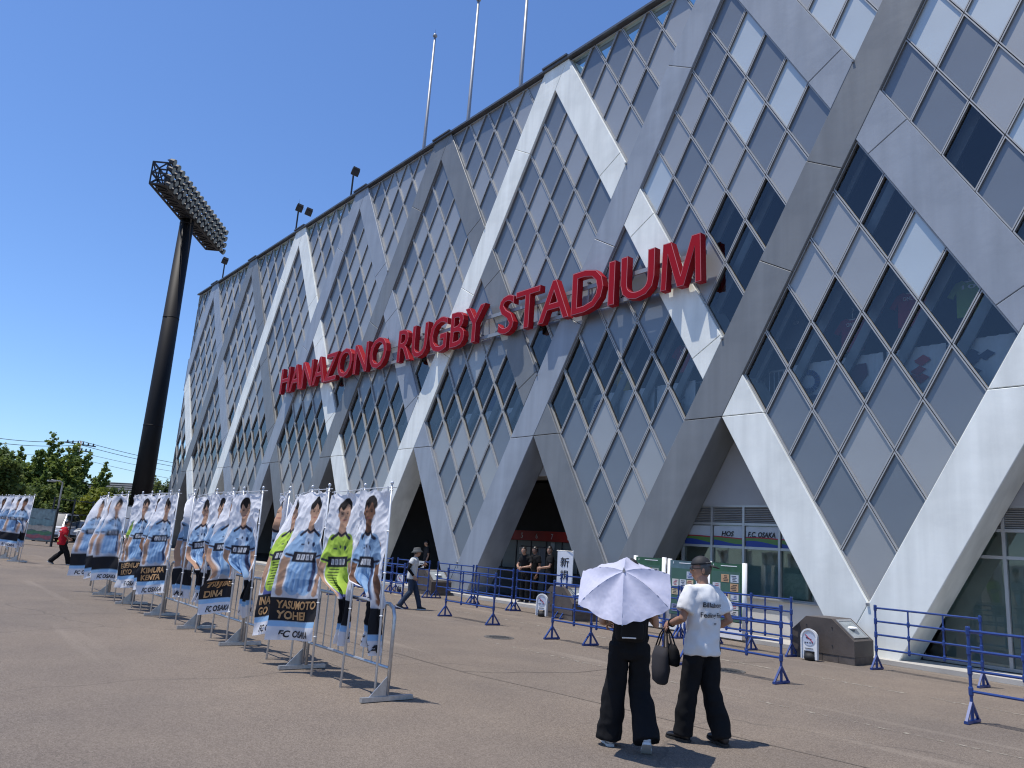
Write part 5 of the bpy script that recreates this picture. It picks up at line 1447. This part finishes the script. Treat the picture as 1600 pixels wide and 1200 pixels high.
def hand(mb, w, d, up, curl=0.5, s=1.0, side=1):
    """palm and five fingers; d: forearm direction, up: back of the hand"""
    d = Vector(d).normalized(); up = (Vector(up) - d * Vector(up).dot(d)).normalized(); x = d.cross(up) * side
    w = Vector(w)
    M = Matrix((x, d, up)).transposed()
    mb.ell(w + d * 0.05 * s, (0.04 * s, 0.058 * s, 0.017 * s), 12, 8, M=M)
    for k, (ox, ln) in enumerate(((-0.029, 0.072), (-0.01, 0.08), (0.01, 0.076), (0.028, 0.06))):
        b = w + d * 0.092 * s + x * ox * s; a = curl * 0.9
        p1 = b + (d * math.cos(a) - up * math.sin(a)) * ln * 0.45 * s; a2 = curl * 1.9
        p2 = p1 + (d * math.cos(a2) - up * math.sin(a2)) * ln * 0.32 * s; a3 = curl * 2.7
        p3 = p2 + (d * math.cos(a3) - up * math.sin(a3)) * ln * 0.25 * s
        mb.path([b - d * 0.02 * s, b, p1, p2, p3], [0.0085 * s, 0.0095 * s, 0.0088 * s, 0.008 * s, 0.0055 * s], 7)
    b = w + d * 0.025 * s - x * 0.034 * s
    p1 = b + (d * 0.7 - x * 0.6 - up * 0.25).normalized() * 0.038 * s; p2 = p1 + (d * 0.85 - x * 0.1 - up * 0.5).normalized() * 0.032 * s
    mb.path([b, p1, p2], [0.0125 * s, 0.0105 * s, 0.007 * s], 7)
def head_mesh(mb, c, M, mi=0):
    n, m = 28, 20; rg = []
    for i in range(m + 1):
        a = -PI / 2 + PI * i / m; row = []
        for j in range(n):
            b = 2 * PI * j / n
            k = max(math.cos(a), 0.02); X, Y, Z = k * math.cos(b), k * math.sin(b), math.sin(a)
            x, y, z = 0.074 * X, 0.094 * Y, 0.118 * Z
            if Z < 0: x *= 1 - 0.3 * (-Z) ** 1.5; y = y * (1 - 0.12 * -Z) + 0.014 * (-Z)
            f = max(0, Y)                                        # face side
            y += 0.02 * f ** 3 * math.exp(-((z + 0.012) / 0.02) ** 2) * math.exp(-(x / 0.013) ** 2)      # nose
            y += 0.007 * f * math.exp(-((z - 0.03) / 0.012) ** 2)                                         # brow
            y -= 0.009 * f * math.exp(-((z - 0.01) / 0.013) ** 2) * math.exp(-((abs(x) - 0.031) / 0.014) ** 2)   # eye sockets
            y += 0.005 * f * math.exp(-((z + 0.055) / 0.009) ** 2) * math.exp(-(x / 0.022) ** 2)          # lips
            y += 0.011 * f * math.exp(-((z + 0.092) / 0.02) ** 2) * math.exp(-(x / 0.025) ** 2)           # chin
            row.append(Vector(c) + M @ Vector((x, y, z)))
        rg.append(row)
    mb.rings(rg, mi)
    for s in (-1, 1): mb.ell(Vector(c) + M @ Vector((s * 0.076, -0.006, -0.004)), (0.011, 0.02, 0.032), 8, 6, M=M @ Matrix.Rotation(0.25 * s, 3, 'Z'), mi=mi)
M_eye = mat('eye_dark', (0.02, 0.016, 0.014), 0.2); M_eyew = mat('eye_white', (0.6, 0.58, 0.55), 0.3); M_lip = mat('lip', (0.32, 0.12, 0.1), 0.5)
def skin(k): return mat('skin_%d' % k, [(0.42, 0.235, 0.15), (0.34, 0.18, 0.115), (0.3, 0.15, 0.09)][k], 0.5, var=0.08, scale=30)
DEF = dict(hipL=(-.09, 0, .9), hipR=(.09, 0, .9), kneeL=(-.1, .02, .49), kneeR=(.1, .02, .49), ankL=(-.11, 0, .09), ankR=(.11, 0, .09),
           shL=(-.18, 0, 1.39), shR=(.18, 0, 1.39), elL=(-.24, -.03, 1.11), elR=(.24, -.03, 1.11), wrL=(-.23, .06, .87), wrR=(.23, .06, .87), liftL=0, liftR=0, hyaw=0, hpitch=0, curl=0.5, lean=0.0)
def person(lab, loc, rz, s, pose, shirt, trousers, sk=0, sleeve=0.62, legs=(.092, .076, .07), hair='short', haircol=(0.015, 0.012, 0.011), shoes=(0.02, 0.02, 0.022), soles=(0.5, 0.5, 0.5), near=False, shirt_len=.86, shirt_w=1.0, seed=0, tuck=False):
    J = dict(DEF); J.update(pose); J = {k: (Vector(v) if isinstance(v, tuple) else v) for k, v in J.items()}
    t = empty('person', loc, R(rz), lab, 'person'); t.scale = (s, s, s)
    lean = J['lean']
    vx = 0.011 if near else 0.017
    ms = skin(sk)
    # body: trunk, neck, head, arms, lower legs in one surface
    b = MB()
    def ly(z): return lean * max(0, z - 0.95)
    b.rings([oval((0, ly(z), z), rx, ry) for z, rx, ry in ((.84, .12, .09), (.95, .15, .1), (1.1, .135, .095), (1.28, .16, .105), (1.38, .15, .085), (1.43, .09, .07))])
    hc = Vector((0, 0.035 + ly(1.6), 1.595))
    b.path([(0, -.005 + ly(1.38), 1.38), (0, .005 + ly(1.45), 1.45), hc - Vector((0, 0.01, 0.05))], [.068, .056, .056], 14)
    for S in 'LR':
        sh, el, wr = J['sh' + S], J['el' + S], J['wr' + S]
        b.path([sh, sh.lerp(el, .5), el, el.lerp(wr, .35), wr], [.052, .047, .039, .04, .027], 12)
        b.path([wr, wr + (wr - el).normalized() * 0.03], [.026, .024], 10)
        b.path([J['hip' + S], J['knee' + S], J['knee' + S].lerp(J['ank' + S], .4), J['ank' + S]], [.08, .055, .052, .036], 12)
    bm = remesh(b, vx, 4, 'body')
    b2 = MB()
    M = Matrix.Rotation(J['hyaw'], 3, 'Z') @ Matrix.Rotation(J['hpitch'], 3, 'X')
    b2.v = [tuple(v.co) for v in bm.vertices]; b2.f = [tuple(p.vertices) for p in bm.polygons]; b2.m = [0] * len(b2.f)
    head_mesh(b2, hc, M)
    for S, sd in (('L', 1), ('R', -1)):
        el, wr = J['el' + S], J['wr' + S]
        hand(b2, wr + (wr - el).normalized() * 0.01, wr - el, J.get('hup' + S, Vector((-sd * 0.9, -0.1, 0.3))), J['curl'], 1.0, sd)
    bo = link('body', b2.mesh('body', ms, True), t)
    e = MB(); e2 = MB()
    for sd in (-1, 1):
        e.ell(hc + M @ Vector((sd * 0.031, 0.083, 0.012)), (0.013, 0.006, 0.007), 8, 6, M=M); e2.ell(hc + M @ Vector((sd * 0.031, 0.0875, 0.012)), (0.006, 0.004, 0.006), 8, 6, M=M)
        e2.bar(hc + M @ Vector((sd * 0.016, 0.093, 0.034)), hc + M @ Vector((sd * 0.046, 0.085, 0.036)), 0.004, 0.007)
    e.build('eyes', M_eyew, t); e2.build('pupils_and_brows', M_eye, t)
    l = MB(); l.ell(hc + M @ Vector((0, 0.094, -0.055)), (0.022, 0.006, 0.007), 8, 6, M=M); l.build('lips', M_lip, t)
    # shirt
    c = MB(); w = shirt_w
    zt = shirt_len
    rows = [(zt, .178 * w, .125 * w), (zt + .06, .177 * w, .125 * w), (1.02, .168 * w, .122 * w), (1.16, .176 * w, .126 * w), (1.3, .188 * w, .128 * w), (1.375, .182 * w, .108), (1.42, .14, .088), (1.45, .085, .074), (1.462, .07, .066)]
    c.rings([oval((0, ly(z), z), rx, ry, 22) for z, rx, ry in rows])
    for S in 'LR':
        sh, el, wr = J['sh' + S], J['el' + S], J['wr' + S]
        if sleeve <= 1:
            end = sh.lerp(el, sleeve); c.path([sh + (sh - Vector((0, 0, 1.36))) * -0.25, sh, sh.lerp(el, sleeve * 0.6), end], [.066, .07, .07 * w, .073 * w], 14)
        else:
            c.path([sh * 0.9 + Vector((0, 0, .136)), sh, sh.lerp(el, .6), el, el.lerp(wr, .9)], [.068, .07, .062, .055, .042], 14)
    sm_ = remesh(c, vx, 5, 'shirt'); folds(sm_, 0.015 if near else 0.008, 9.0, 0.6, seed)
    sm_.materials.clear(); sm_.materials.append(shirt); so = link('shirt', sm_, t)
    # trousers
    q = MB()
    q.rings([oval((0, 0, z), rx, ry) for z, rx, ry in ((.8, .13, .1), (.86, .172, .122), (.95, .165, .116), (1.04, .152, .108))])
    for S in 'LR':
        hp, kn, an = J['hip' + S], J['knee' + S], J['ank' + S]
        q.path([hp + Vector((0, 0, .03)), hp.lerp(kn, .35), kn, kn.lerp(an, .55), an + Vector((0, -0.005, -0.035))], [legs[0], legs[0] * .97, legs[1], (legs[1] + legs[2]) / 2, legs[2]], 16)
    tm = remesh(q, vx, 5, 'trousers'); folds(tm, 0.013 if near else 0.009, 8.0, 0.55, seed + 3)
    tm.materials.clear(); tm.materials.append(trousers); to = link('trousers', tm, t)
    # shoes
    shm = mat('shoe_%d' % int(shoes[0] * 999), shoes, 0.5); som = mat('sole_%d' % int(soles[0] * 999), soles, 0.6)
    for S, sd in (('L', -1), ('R', 1)):
        an = J['ank' + S]; lift = J['lift' + S]
        Ms = Matrix.Rotation(0.14 * -sd, 3, 'Z') @ Matrix.Rotation(-lift, 3, 'X')
        o = empty('shoe', an, parent=t)
        u = MB(); rg = []
        for y, hw, hh in ((-.075, .026, .075), (-.06, .036, .085), (-.02, .038, .085), (.03, .04, .075), (.08, .045, .058), (.13, .046, .046), (.165, .036, .036), (.18, .02, .026)):
            row = []
            for j in range(12):
                a = 2 * PI * j / 12; row.append(Ms @ Vector((hw * math.cos(a), y, -.072 + (hh * 0.5) * (1 + math.sin(a)))))
            rg.append(row)
        u.rings(rg); u.build('upper', shm, o, True)
        u = MB(); rg = []
        for z in (-.088, -.066):
            rg.append([Ms @ Vector((x, y, z)) for x, y in ((.03, -.08), (.04, -.05), (.04, .02), (.05, .09), (.047, .14), (.03, .178), (0, .19), (-.03, .178), (-.047, .14), (-.05, .09), (-.04, .02), (-.04, -.05), (-.03, -.08))])
        u.rings(rg); u.build('sole', som, o)
    # hair or hat
    hm = mat('hair_%d' % int(haircol[0] * 9999), haircol, 0.45, var=0.3, scale=60)
    def shell(rx, ry, rz_, cut, off=(0, 0, 0), seg=20):
        h = MB(); rg = []
        for i in range(10):
            a = cut + (PI / 2 - cut) * i / 9; k = max(math.cos(a), 0.03)
            rg.append([hc + M @ (Vector(off) + Vector((rx * k * math.cos(2 * PI * j / seg), ry * k * math.sin(2 * PI * j / seg), rz_ * math.sin(a)))) for j in range(seg)])
        h.rings(rg, cap=True); return h
    if hair in ('short', 'cap', 'bob', 'bucket'):
        h = shell(.083, .1, .122, 0.35 if hair != 'bob' else 0.3, (0, -.008, .008))
        # back and sides
        rg = []
        low = -.045 if hair != 'bob' else -.1
        for z, k in ((low, .8), (0.0, .97), (.04, 1.0), (.07, .96)):
            rg.append([hc + M @ Vector((.084 * k * math.cos(a), -.008 + .1 * k * math.sin(a), z)) for a in np.linspace(PI * 0.93, PI * 2.07, 14)] + [hc + M @ Vector((.06 * k * math.cos(a), -.008 + .07 * k * math.sin(a), z)) for a in np.linspace(PI * 2.07, PI * 0.93, 14)])
        h.rings(rg); hme = h.mesh('hair', hm, True); fix_normals(hme); folds(hme, 0.006, 40, 1.0, seed); link('hair', hme, t)
    if hair == 'cap':                                  # baseball cap worn backwards
        h = shell(.092, .108, .115, 0.28, (0, -.006, .022)); cme = h.mesh('cap', mat('cap_black', (0.012, 0.012, 0.014), 0.7), True); fix_normals(cme); co = link('cap', cme, t)
        h = MB(); rg = []
        for y, hw, dz in ((-.09, .07, .0), (-.13, .066, -.012), (-.165, .052, -.03), (-.18, .03, -.04)):
            rg.append([hc + M @ Vector((x, y - 0.02 * (1 - (x / hw) ** 2) * 0, .045 + dz - 9 * x * x * 0.35 + dd)) for x, dd in [(hw * q, 0.004) for q in np.linspace(-1, 1, 9)] + [(hw * q, -0.004) for q in np.linspace(1, -1, 9)]])
        h.rings(rg); bme = h.mesh('brim', MATS['cap_black'], True); fix_normals(bme); link('brim', bme, co)
    if hair == 'bucket':
        hat = mat('hat_grey', (0.09, 0.09, 0.085), 0.8)
        h = MB(); h.rings([[hc + M @ Vector((r_ * math.cos(2 * PI * j / 24), r_ * 1.12 * math.sin(2 * PI * j / 24) - .006, z)) for j in range(24)] for r_, z in ((.15, .0), (.152, .006), (.1, .06), (.094, .1), (.082, .135), (.02, .142))])
        link('hat', h.mesh('hat', hat, True), t)
        h = MB(); h.rings([[hc + M @ Vector((r_ * math.cos(2 * PI * j / 24), r_ * 1.12 * math.sin(2 * PI * j / 24) - .006, z)) for j in range(24)] for r_, z in ((.1045, .052), (.102, .058), (.1, .074), (.0985, .08))], cap=False)
        h.build('hat_band', mat('hat_band', (0.22, 0.22, 0.2), 0.8), t, True)
    if hair == 'old_cap':
        h = shell(.092, .106, .112, 0.25, (0, 0, .022)); link('cap', h.mesh('cap', mat('cap_dark', (0.02, 0.02, 0.025), 0.8), True), t)
    t['_hc'] = tuple(hc)
    return t, J, so, hc, M
def print_on(o, parent, txt, w, h, x0, z0, mt, ydir, bold=0.02, shear=0.0):
    """flat lettering laid on a garment, cast along y in the person's own axes"""
    me = o.data; bv = BVHTree.FromPolygons([v.co[:] for v in me.vertices], [tuple(p.vertices) for p in me.polygons])
    v, f = text_fit(txt, w, h, bold, shear=shear)
    if ydir > 0: v[:, 0] = v[:, 0]                    # on the back: read from behind, +x is to the right
    pts = []
    for p in v:
        x, z = x0 + p[0], z0 + p[1]
        hit = bv.ray_cast(Vector((x, -1.0 * ydir, z)), Vector((0, ydir, 0)))
        y = hit[0].y if hit[0] else 0
        pts.append((x, y - ydir * 0.014, z))
    m = MB(); m.add(pts, f); return m.build('lettering', mt, o)

def cloth(name, col, rough=0.85, var=0.08): return mat('cloth_' + name, col, rough, var=var, scale=4, bump=0.08, bscale=220, spec=0.2)
K_black = cloth('black', (0.009, 0.009, 0.010)); K_white = cloth('white', (0.72, 0.72, 0.71)); K_navy = cloth('navy', (0.02, 0.03, 0.055)); K_red = cloth('red', (0.42, 0.012, 0.022)); K_jean = cloth('denim', (0.03, 0.045, 0.075)); K_char = cloth('charcoal', (0.03, 0.03, 0.033))

# man in a white shirt, seen from behind, face turned to the left
MAN_RZ = 84
man, MJ, mso, mhc, mM = person('man in white T-shirt and black trousers with a cap worn backwards, carrying dark bags', (13.36, -9.12, 0), MAN_RZ, 0.995,
    dict(kneeL=(-.1, .07, .48), ankL=(-.12, .12, .09), kneeR=(.1, -.02, .49), ankR=(.13, -.14, .1), elL=(-.275, .0, 1.13), wrL=(-.21, .23, 1.06), elR=(.27, -.1, 1.13), wrR=(.2, .1, 1.02), hyaw=0.95, hpitch=-0.12, liftR=-0.1, curl=0.75, hupL=Vector((-0.8, 0.1, 0.5))),
    K_white, K_black, sk=1, sleeve=0.74, legs=(.1, .088, .088), hair='cap', haircol=(0.07, 0.068, 0.065), near=True, shirt_len=.80, shirt_w=1.1, seed=2, soles=(0.02, 0.02, 0.02))
print_on(mso, man, 'Billabong', 0.235, 0.062, -0.13, 1.235, C_ink, 1, 0.02)
print_on(mso, man, 'Feeling Free', 0.265, 0.062, -0.145, 1.14, C_ink, 1, 0.02)
print_on(mso, man, '=', 0.03, 0.016, -0.01, 1.09, C_ink, 1, 0.02)
g = MB()
for sd in (-1, 1):
    g.ell(mhc + mM @ Vector((sd * 0.034, 0.098, 0.014)), (0.027, 0.006, 0.018), 12, 8, M=mM)
    g.bar(mhc + mM @ Vector((sd * 0.06, 0.095, 0.02)), mhc + mM @ Vector((sd * 0.083, 0.0, 0.014)), 0.004, 0.007)
g.bar(mhc + mM @ Vector((-0.012, 0.104, 0.02)), mhc + mM @ Vector((0.012, 0.104, 0.02)), 0.004, 0.004)
g.build('sunglasses', mat('sunglass_lens', (0.012, 0.012, 0.015), 0.1, spec=0.8), man)
wr = MJ['wrL']; el = MJ['elL']; dd = (wr - el).normalized()
g = MB(); k = wr - dd * 0.035; xx = dd.orthogonal().normalized(); yy = dd.cross(xx)
g.path([k + xx * 0.036 * math.cos(a) + yy * 0.036 * math.sin(a) for a in np.linspace(0, 2 * PI, 15)], 0.007, 5); g.build('wrist_band', K_black, man)

# bags in his hand
Rm = Matrix.Rotation(R(MAN_RZ), 3, 'Z')
def man_pt(p): return Rm @ (Vector(p) * 0.995) + Vector((13.36, -9.12, 0))
hp = man_pt(wr + dd * 0.085 + Vector((0, 0, -0.01)))
def tote(lab, c, w, d, h, rz, col, mt, sag_=0.06):
    t = empty('tote_bag', c, R(rz), lab, 'bag')
    m = MB(); rg = []
    for z, k, e in ((-h, .8, .7), (-h * .96, .96, .95), (-h * .6, 1.04, 1.1), (-h * .25, 1.0, .8), (0, .96, .35)):
        rg.append(oval((0, 0, z), w / 2 * k, d / 2 * e, 20))
    m.rings(rg); me = m.mesh('bag_body', mt, True); folds(me, 0.012, 9, 0.6, c[0]); link('bag_body', me, t)
    return t
ta = tote('charcoal tote bag hanging from the man\'s hand', (hp.x - 0.03, hp.y - 0.03, hp.z - 0.2), 0.27, 0.12, 0.33, MAN_RZ + 70, 0, cloth('bag_grey', (0.035, 0.033, 0.036)))
tb = tote('small black bag held beside the tote bag', (hp.x + 0.07, hp.y + 0.02, hp.z - 0.17), 0.21, 0.13, 0.18, MAN_RZ + 60, 0, cloth('bag_black', (0.008, 0.008, 0.009)))
for b_, wd in ((ta, 0.11), (tb, 0.09)):
    Ri = Matrix.Rotation(-b_.rotation_euler.z, 3, 'Z'); tip = Ri @ (hp - Vector(b_.location))
    for sd in (-1, 1):
        m = MB(); m.path([(-wd, sd * 0.015, -0.03), (-wd * 0.5 + tip.x * 0.5, tip.y * 0.5 + sd * 0.012, tip.z * 0.6), (tip.x, tip.y + sd * 0.008, tip.z), (wd * 0.5 + tip.x * 0.5, tip.y * 0.5 + sd * 0.012, tip.z * 0.6), (wd, sd * 0.015, -0.03)], 0.009, 6, flat=0.5); m.build('handle', cloth('bag_handle', (0.03, 0.026, 0.025)), b_)

# woman under a pale parasol, seen from behind
W_RZ = 50
wom, WJ, wso, whc, wM = person('woman in black with wide trousers seen from behind, head hidden by a parasol', (13.2, -9.98, 0), W_RZ, 0.955,
    dict(kneeL=(-.12, .06, .49), ankL=(-.15, .1, .09), kneeR=(.12, .05, .5), ankR=(.155, -.2, .15), liftR=0.55, elL=(-.27, .0, 1.12), wrL=(-.2, .2, 1.1), elR=(.25, .02, 1.12), wrR=(.14, .18, 1.28), hyaw=0.0, curl=0.9, hupR=Vector((0.4, 0.8, 0.2))),
    K_black, K_black, sk=0, sleeve=0.6, legs=(.096, .102, .116), hair='bob', near=True, shirt_len=.95, shirt_w=0.95, seed=5, shoes=(0.5, 0.5, 0.5), soles=(0.55, 0.55, 0.53))
Rw = Matrix.Rotation(R(W_RZ), 3, 'Z')
def wom_pt(p): return Rw @ (Vector(p) * 0.955) + Vector((13.2, -9.98, 0))
bp = empty('backpack', wom_pt((-0.02, -0.19, 1.0)), R(W_RZ), 'small black backpack on the back of the woman with the parasol', 'bag')
m = MB(); m.rings([oval((0, 0, z), rx, ry, 20) for z, rx, ry in ((-.02, .11, .05), (0, .13, .07), (.12, .14, .085), (.26, .125, .07), (.33, .08, .04))]); me = m.mesh('bag_body', cloth('backpack', (0.011, 0.011, 0.012)), True); folds(me, 0.01, 10, 0.8); link('bag_body', me, bp)
m = MB(); m.rings([oval((0, -.07, z), rx, ry, 16) for z, rx, ry in ((.0, .09, .03), (.02, .1, .04), (.13, .1, .035), (.15, .08, .02))]); m.build('front_pocket', cloth('backpack_pocket', (0.014, 0.014, 0.015)), bp, True)
m = MB(); m.path([(-0.09, -.1, .012), (-0.03, -.113, .016), (0.03, -.113, .016)], 0.006, 6); m.build('zip', M_white, bp)
for sd in (-1, 1):
    m = MB(); m.path([(sd * .07, .05, .31), (sd * .1, .12, .4), (sd * .11, .24, .43), (sd * .12, .33, .32)], 0.018, 6, flat=0.35); m.build('strap', cloth('backpack_strap', (0.012, 0.012, 0.012)), bp)

# parasol: six panels, ribs and shaft
U_C = Vector(at(976, 918, 7.15)); toc = (CAM - U_C); toc.z = 0; toc.normalize()
ax = (toc * math.cos(R(53)) + Vector((0, 0, 1)) * math.sin(R(53)) - _r * 0.06).normalized()
U = empty('parasol', U_C - ax * 0.02, 0, 'pale lavender folding parasol held over the woman in black', 'parasol')
U.rotation_mode = 'QUATERNION'; U.rotation_quaternion = ax.to_track_quat('Z', 'Y')
m = bpy.data.materials.new('parasol_cloth'); m.use_nodes = True
N = m.node_tree.nodes; Lk = m.node_tree.links; pb_ = N['Principled BSDF']; pb_.inputs['Base Color'].default_value = (0.56, 0.56, 0.68, 1); pb_.inputs['Roughness'].default_value = 0.55
tr = N.new('ShaderNodeBsdfTranslucent'); tr.inputs[0].default_value = (0.4, 0.4, 0.55, 1); mx = N.new('ShaderNodeMixShader'); mx.inputs[0].default_value = 0.15
nz_ = N.new('ShaderNodeTexNoise'); nz_.inputs['Scale'].default_value = 9; bp_ = N.new('ShaderNodeBump'); bp_.inputs['Strength'].default_value = 0.35; bp_.inputs['Distance'].default_value = 0.02
tc_ = N.new('ShaderNodeTexCoord'); Lk.new(tc_.outputs['Object'], nz_.inputs['Vector']); Lk.new(nz_.outputs['Fac'], bp_.inputs['Height']); Lk.new(bp_.outputs[0], pb_.inputs['Normal'])
Lk.new(pb_.outputs[0], mx.inputs[1]); Lk.new(tr.outputs[0], mx.inputs[2]); Lk.new(mx.outputs[0], N['Material Output'].inputs[0])
M_par = m
RAD = 0.455; A0 = R(33)
def canopy(r, a):          # r 0..1, a within panel -1..1 (0 middle)
    sag_ = (1 - a * a)
    rr = RAD * r * (1 - 0.03 * sag_ * r)
    z = 0.20 * (1 - r ** 1.9) - 0.045 * sag_ * math.sin(PI * min(r, 1)) * 0.9 - 0.02 * sag_ * r
    return rr, z
for k in range(6):
    q = MB(); nr, na = 16, 14
    vs = []
    for i in range(nr + 1):
        for j in range(na + 1):
            a = -1 + 2 * j / na; rr, z = canopy(i / nr, a); th = A0 + (k + 0.5 + a * 0.5) * PI / 3
            cr = (0.006 * math.sin(i * 2.3 + j * 1.7 + k) + 0.05 * (abs(noise.noise((rr * 5 * math.cos(th), rr * 5 * math.sin(th), k * 1.7))) - 0.2) * (1 - a * a)) * (i / nr)
            # straight chord across the panel rather than an arc
            ch = math.cos(PI / 6) / math.cos(a * PI / 6)
            kk = 1 - (1 - ch) * 0.62
            vs.append((rr * kk * math.cos(th), rr * kk * math.sin(th), z + cr))
    q.add(vs, [(i * (na + 1) + j, (i + 1) * (na + 1) + j, (i + 1) * (na + 1) + j + 1, i * (na + 1) + j + 1) for i in range(nr) for j in range(na)])
    q.build('canopy_panel', M_par, U, True)
    q = MB(); th = A0 + k * PI / 3
    q.path([(canopy(i / 8, 1)[0] * math.cos(th), canopy(i / 8, 1)[0] * math.sin(th), canopy(i / 8, 1)[1] - 0.008) for i in range(9)], 0.004, 5); q.build('rib', M_steel, U)
    q = MB(); q.tube((0, 0, -0.08), (0.22 * math.cos(th), 0.22 * math.sin(th), canopy(0.46, 1)[1] - 0.012), 0.003, n=5); q.build('stretcher', M_steel, U)
q = MB(); q.tube((0, 0, -0.62), (0, 0, 0.21), 0.007, n=8); q.lathe([(0.016, 0.195), (0.014, 0.21), (0.006, 0.225), (0.004, 0.245)], n=10); q.build('shaft', M_steel, U)
q = MB(); q.lathe([(0.012, -0.7), (0.016, -0.68), (0.015, -0.6), (0.01, -0.58)], n=10); q.build('grip', M_white, U)

# walking person in a bucket hat holding a phone
wk, KJ, kso, khc, kM = person('person in grey bucket hat, white vest and jeans walking past the blue barriers', (1.2, -4.75, 0), -36, 0.875,
    dict(kneeL=(-.09, .16, .5), ankL=(-.1, .3, .09), kneeR=(.09, .0, .48), ankR=(.1, -.27, .13), liftR=0.3, elR=(.23, -.1, 1.12), wrR=(.22, .08, .93), elL=(-.22, .02, 1.12), wrL=(-.1, .28, 1.24), hyaw=0.0, hpitch=0.1, lean=0.1),
    cloth('vest_white', (0.6, 0.6, 0.57)), K_jean, sleeve=0.45, hair='bucket', shirt_len=.84, shirt_w=1.08, seed=7, soles=(0.6, 0.6, 0.6))
s_ = MB()
for S in 'LR': s_.path([KJ['sh' + S].lerp(KJ['el' + S], .35), KJ['el' + S], KJ['el' + S].lerp(KJ['wr' + S], .9)], [.056, .05, .036], 10)
s_.build('black_sleeves', K_black, wk, True)
Rk = Matrix.Rotation(R(-36), 3, 'Z')
ph = empty('phone', Rk @ (Vector((-.08, .38, 1.31)) * 0.875) + Vector((1.2, -4.75, 0)), R(-36), 'dark phone held up by the walking person in the bucket hat', 'phone')
q = MB(); q.box((0, 0, 0), (0.07, 0.01, 0.14), M=Matrix.Rotation(0.6, 3, 'X')); q.build('phone_body', M_black, ph); q = MB(); q.box((0, -0.006, 0.004), (0.062, 0.002, 0.125), M=Matrix.Rotation(0.6, 3, 'X')); q.build('screen', mat('phone_screen', (0.05, 0.06, 0.08), 0.1), ph)

# person in a red jersey with number 8
rd, RJ, rso, rhc, rM = person('person in red jersey numbered 8 and black trousers walking at the far left', (-13.63, -10.1, 0), 8, 0.9,
    dict(kneeL=(-.09, .12, .5), ankL=(-.1, -.26, .14), kneeR=(.1, .2, .5), ankR=(.1, .34, .1), elL=(-.25, -.02, 1.12), wrL=(-.2, .18, 1.0), elR=(.25, 0, 1.12), wrR=(.2, .2, 1.02), hyaw=-0.3, liftL=0.35, lean=0.06),
    K_red, K_black, sk=1, sleeve=0.85, legs=(.105, .095, .09), hair='short', shirt_len=.76, shirt_w=1.18, seed=9)
print_on(rso, rd, '8', 0.11, 0.2, -0.055, 1.06, M_white, 1, 0.02)
print_on(rso, rd, 'HIENO', 0.2, 0.05, -0.1, 1.31, M_white, 1, 0.02)
print_on(rso, rd, 'BANK', 0.2, 0.07, -0.1, 0.87, mat('print_yellow', (0.6, 0.5, 0.08), 0.6), 1, 0.03)
# people in black around the doorways and behind the banners
def fac(px, py, yy):
    d = _f + _r * ((px - 800) / 1200) - _u * ((py - 600) / 1200); k = (yy - CAM.y) / d.y; return CAM + d * k
lean_pose = dict(elL=(-.27, .12, 1.13), wrL=(-.08, .3, 1.08), elR=(.27, .12, 1.13), wrR=(.08, .3, 1.06), lean=0.22, hpitch=0.25)
p = fac(822, 893, 0.15); person('staff member in black leaning on the rear blue barrier, left of two', (p.x, p.y, 0.08), 190, 0.96, dict(lean_pose, hyaw=0.3), K_black, K_black, seed=11)
p = fac(836, 888, 0.6); person('staff member in black standing just behind the leaning one', (p.x, p.y, 0.08), 170, 0.98, dict(hyaw=0.1), K_black, K_black, seed=12, sk=1)
p = fac(859, 890, 0.3); person('staff member in black holding a drink beside the entrance flag', (p.x, p.y, 0.08), 150, 1.0, dict(elL=(-.24, .06, 1.12), wrL=(-.12, .28, 1.08), elR=(.25, .02, 1.11), wrR=(.12, .25, 1.05), hyaw=0.9), K_black, K_black, seed=13)
p = fac(664, 895, 1.6); person('person in dark clothes standing inside the left dark doorway', (p.x, p.y, 0.08), 160, 0.96, dict(), K_char, K_black, seed=14)
person('person in black sports shirt walking behind the banners', (-10.6, -6.3, 0), 40, 0.97, dict(kneeL=(-.09, .1, .5), ankL=(-.1, .2, .09), kneeR=(.1, 0, .48), ankR=(.1, -.2, .12), liftR=0.3), K_navy, K_black, sk=2, seed=15)
person('person in black half hidden behind the green goalkeeper banners', (-9.7, -1.5, 0), 60, 0.98, dict(), K_black, K_black, seed=16)
p = at(132, 832, 48); person('person in dark clothes and dark hat near the parked white cars', (p.x, p.y, 0), 120, 0.95, dict(), K_char, K_char, hair='old_cap', seed=17)
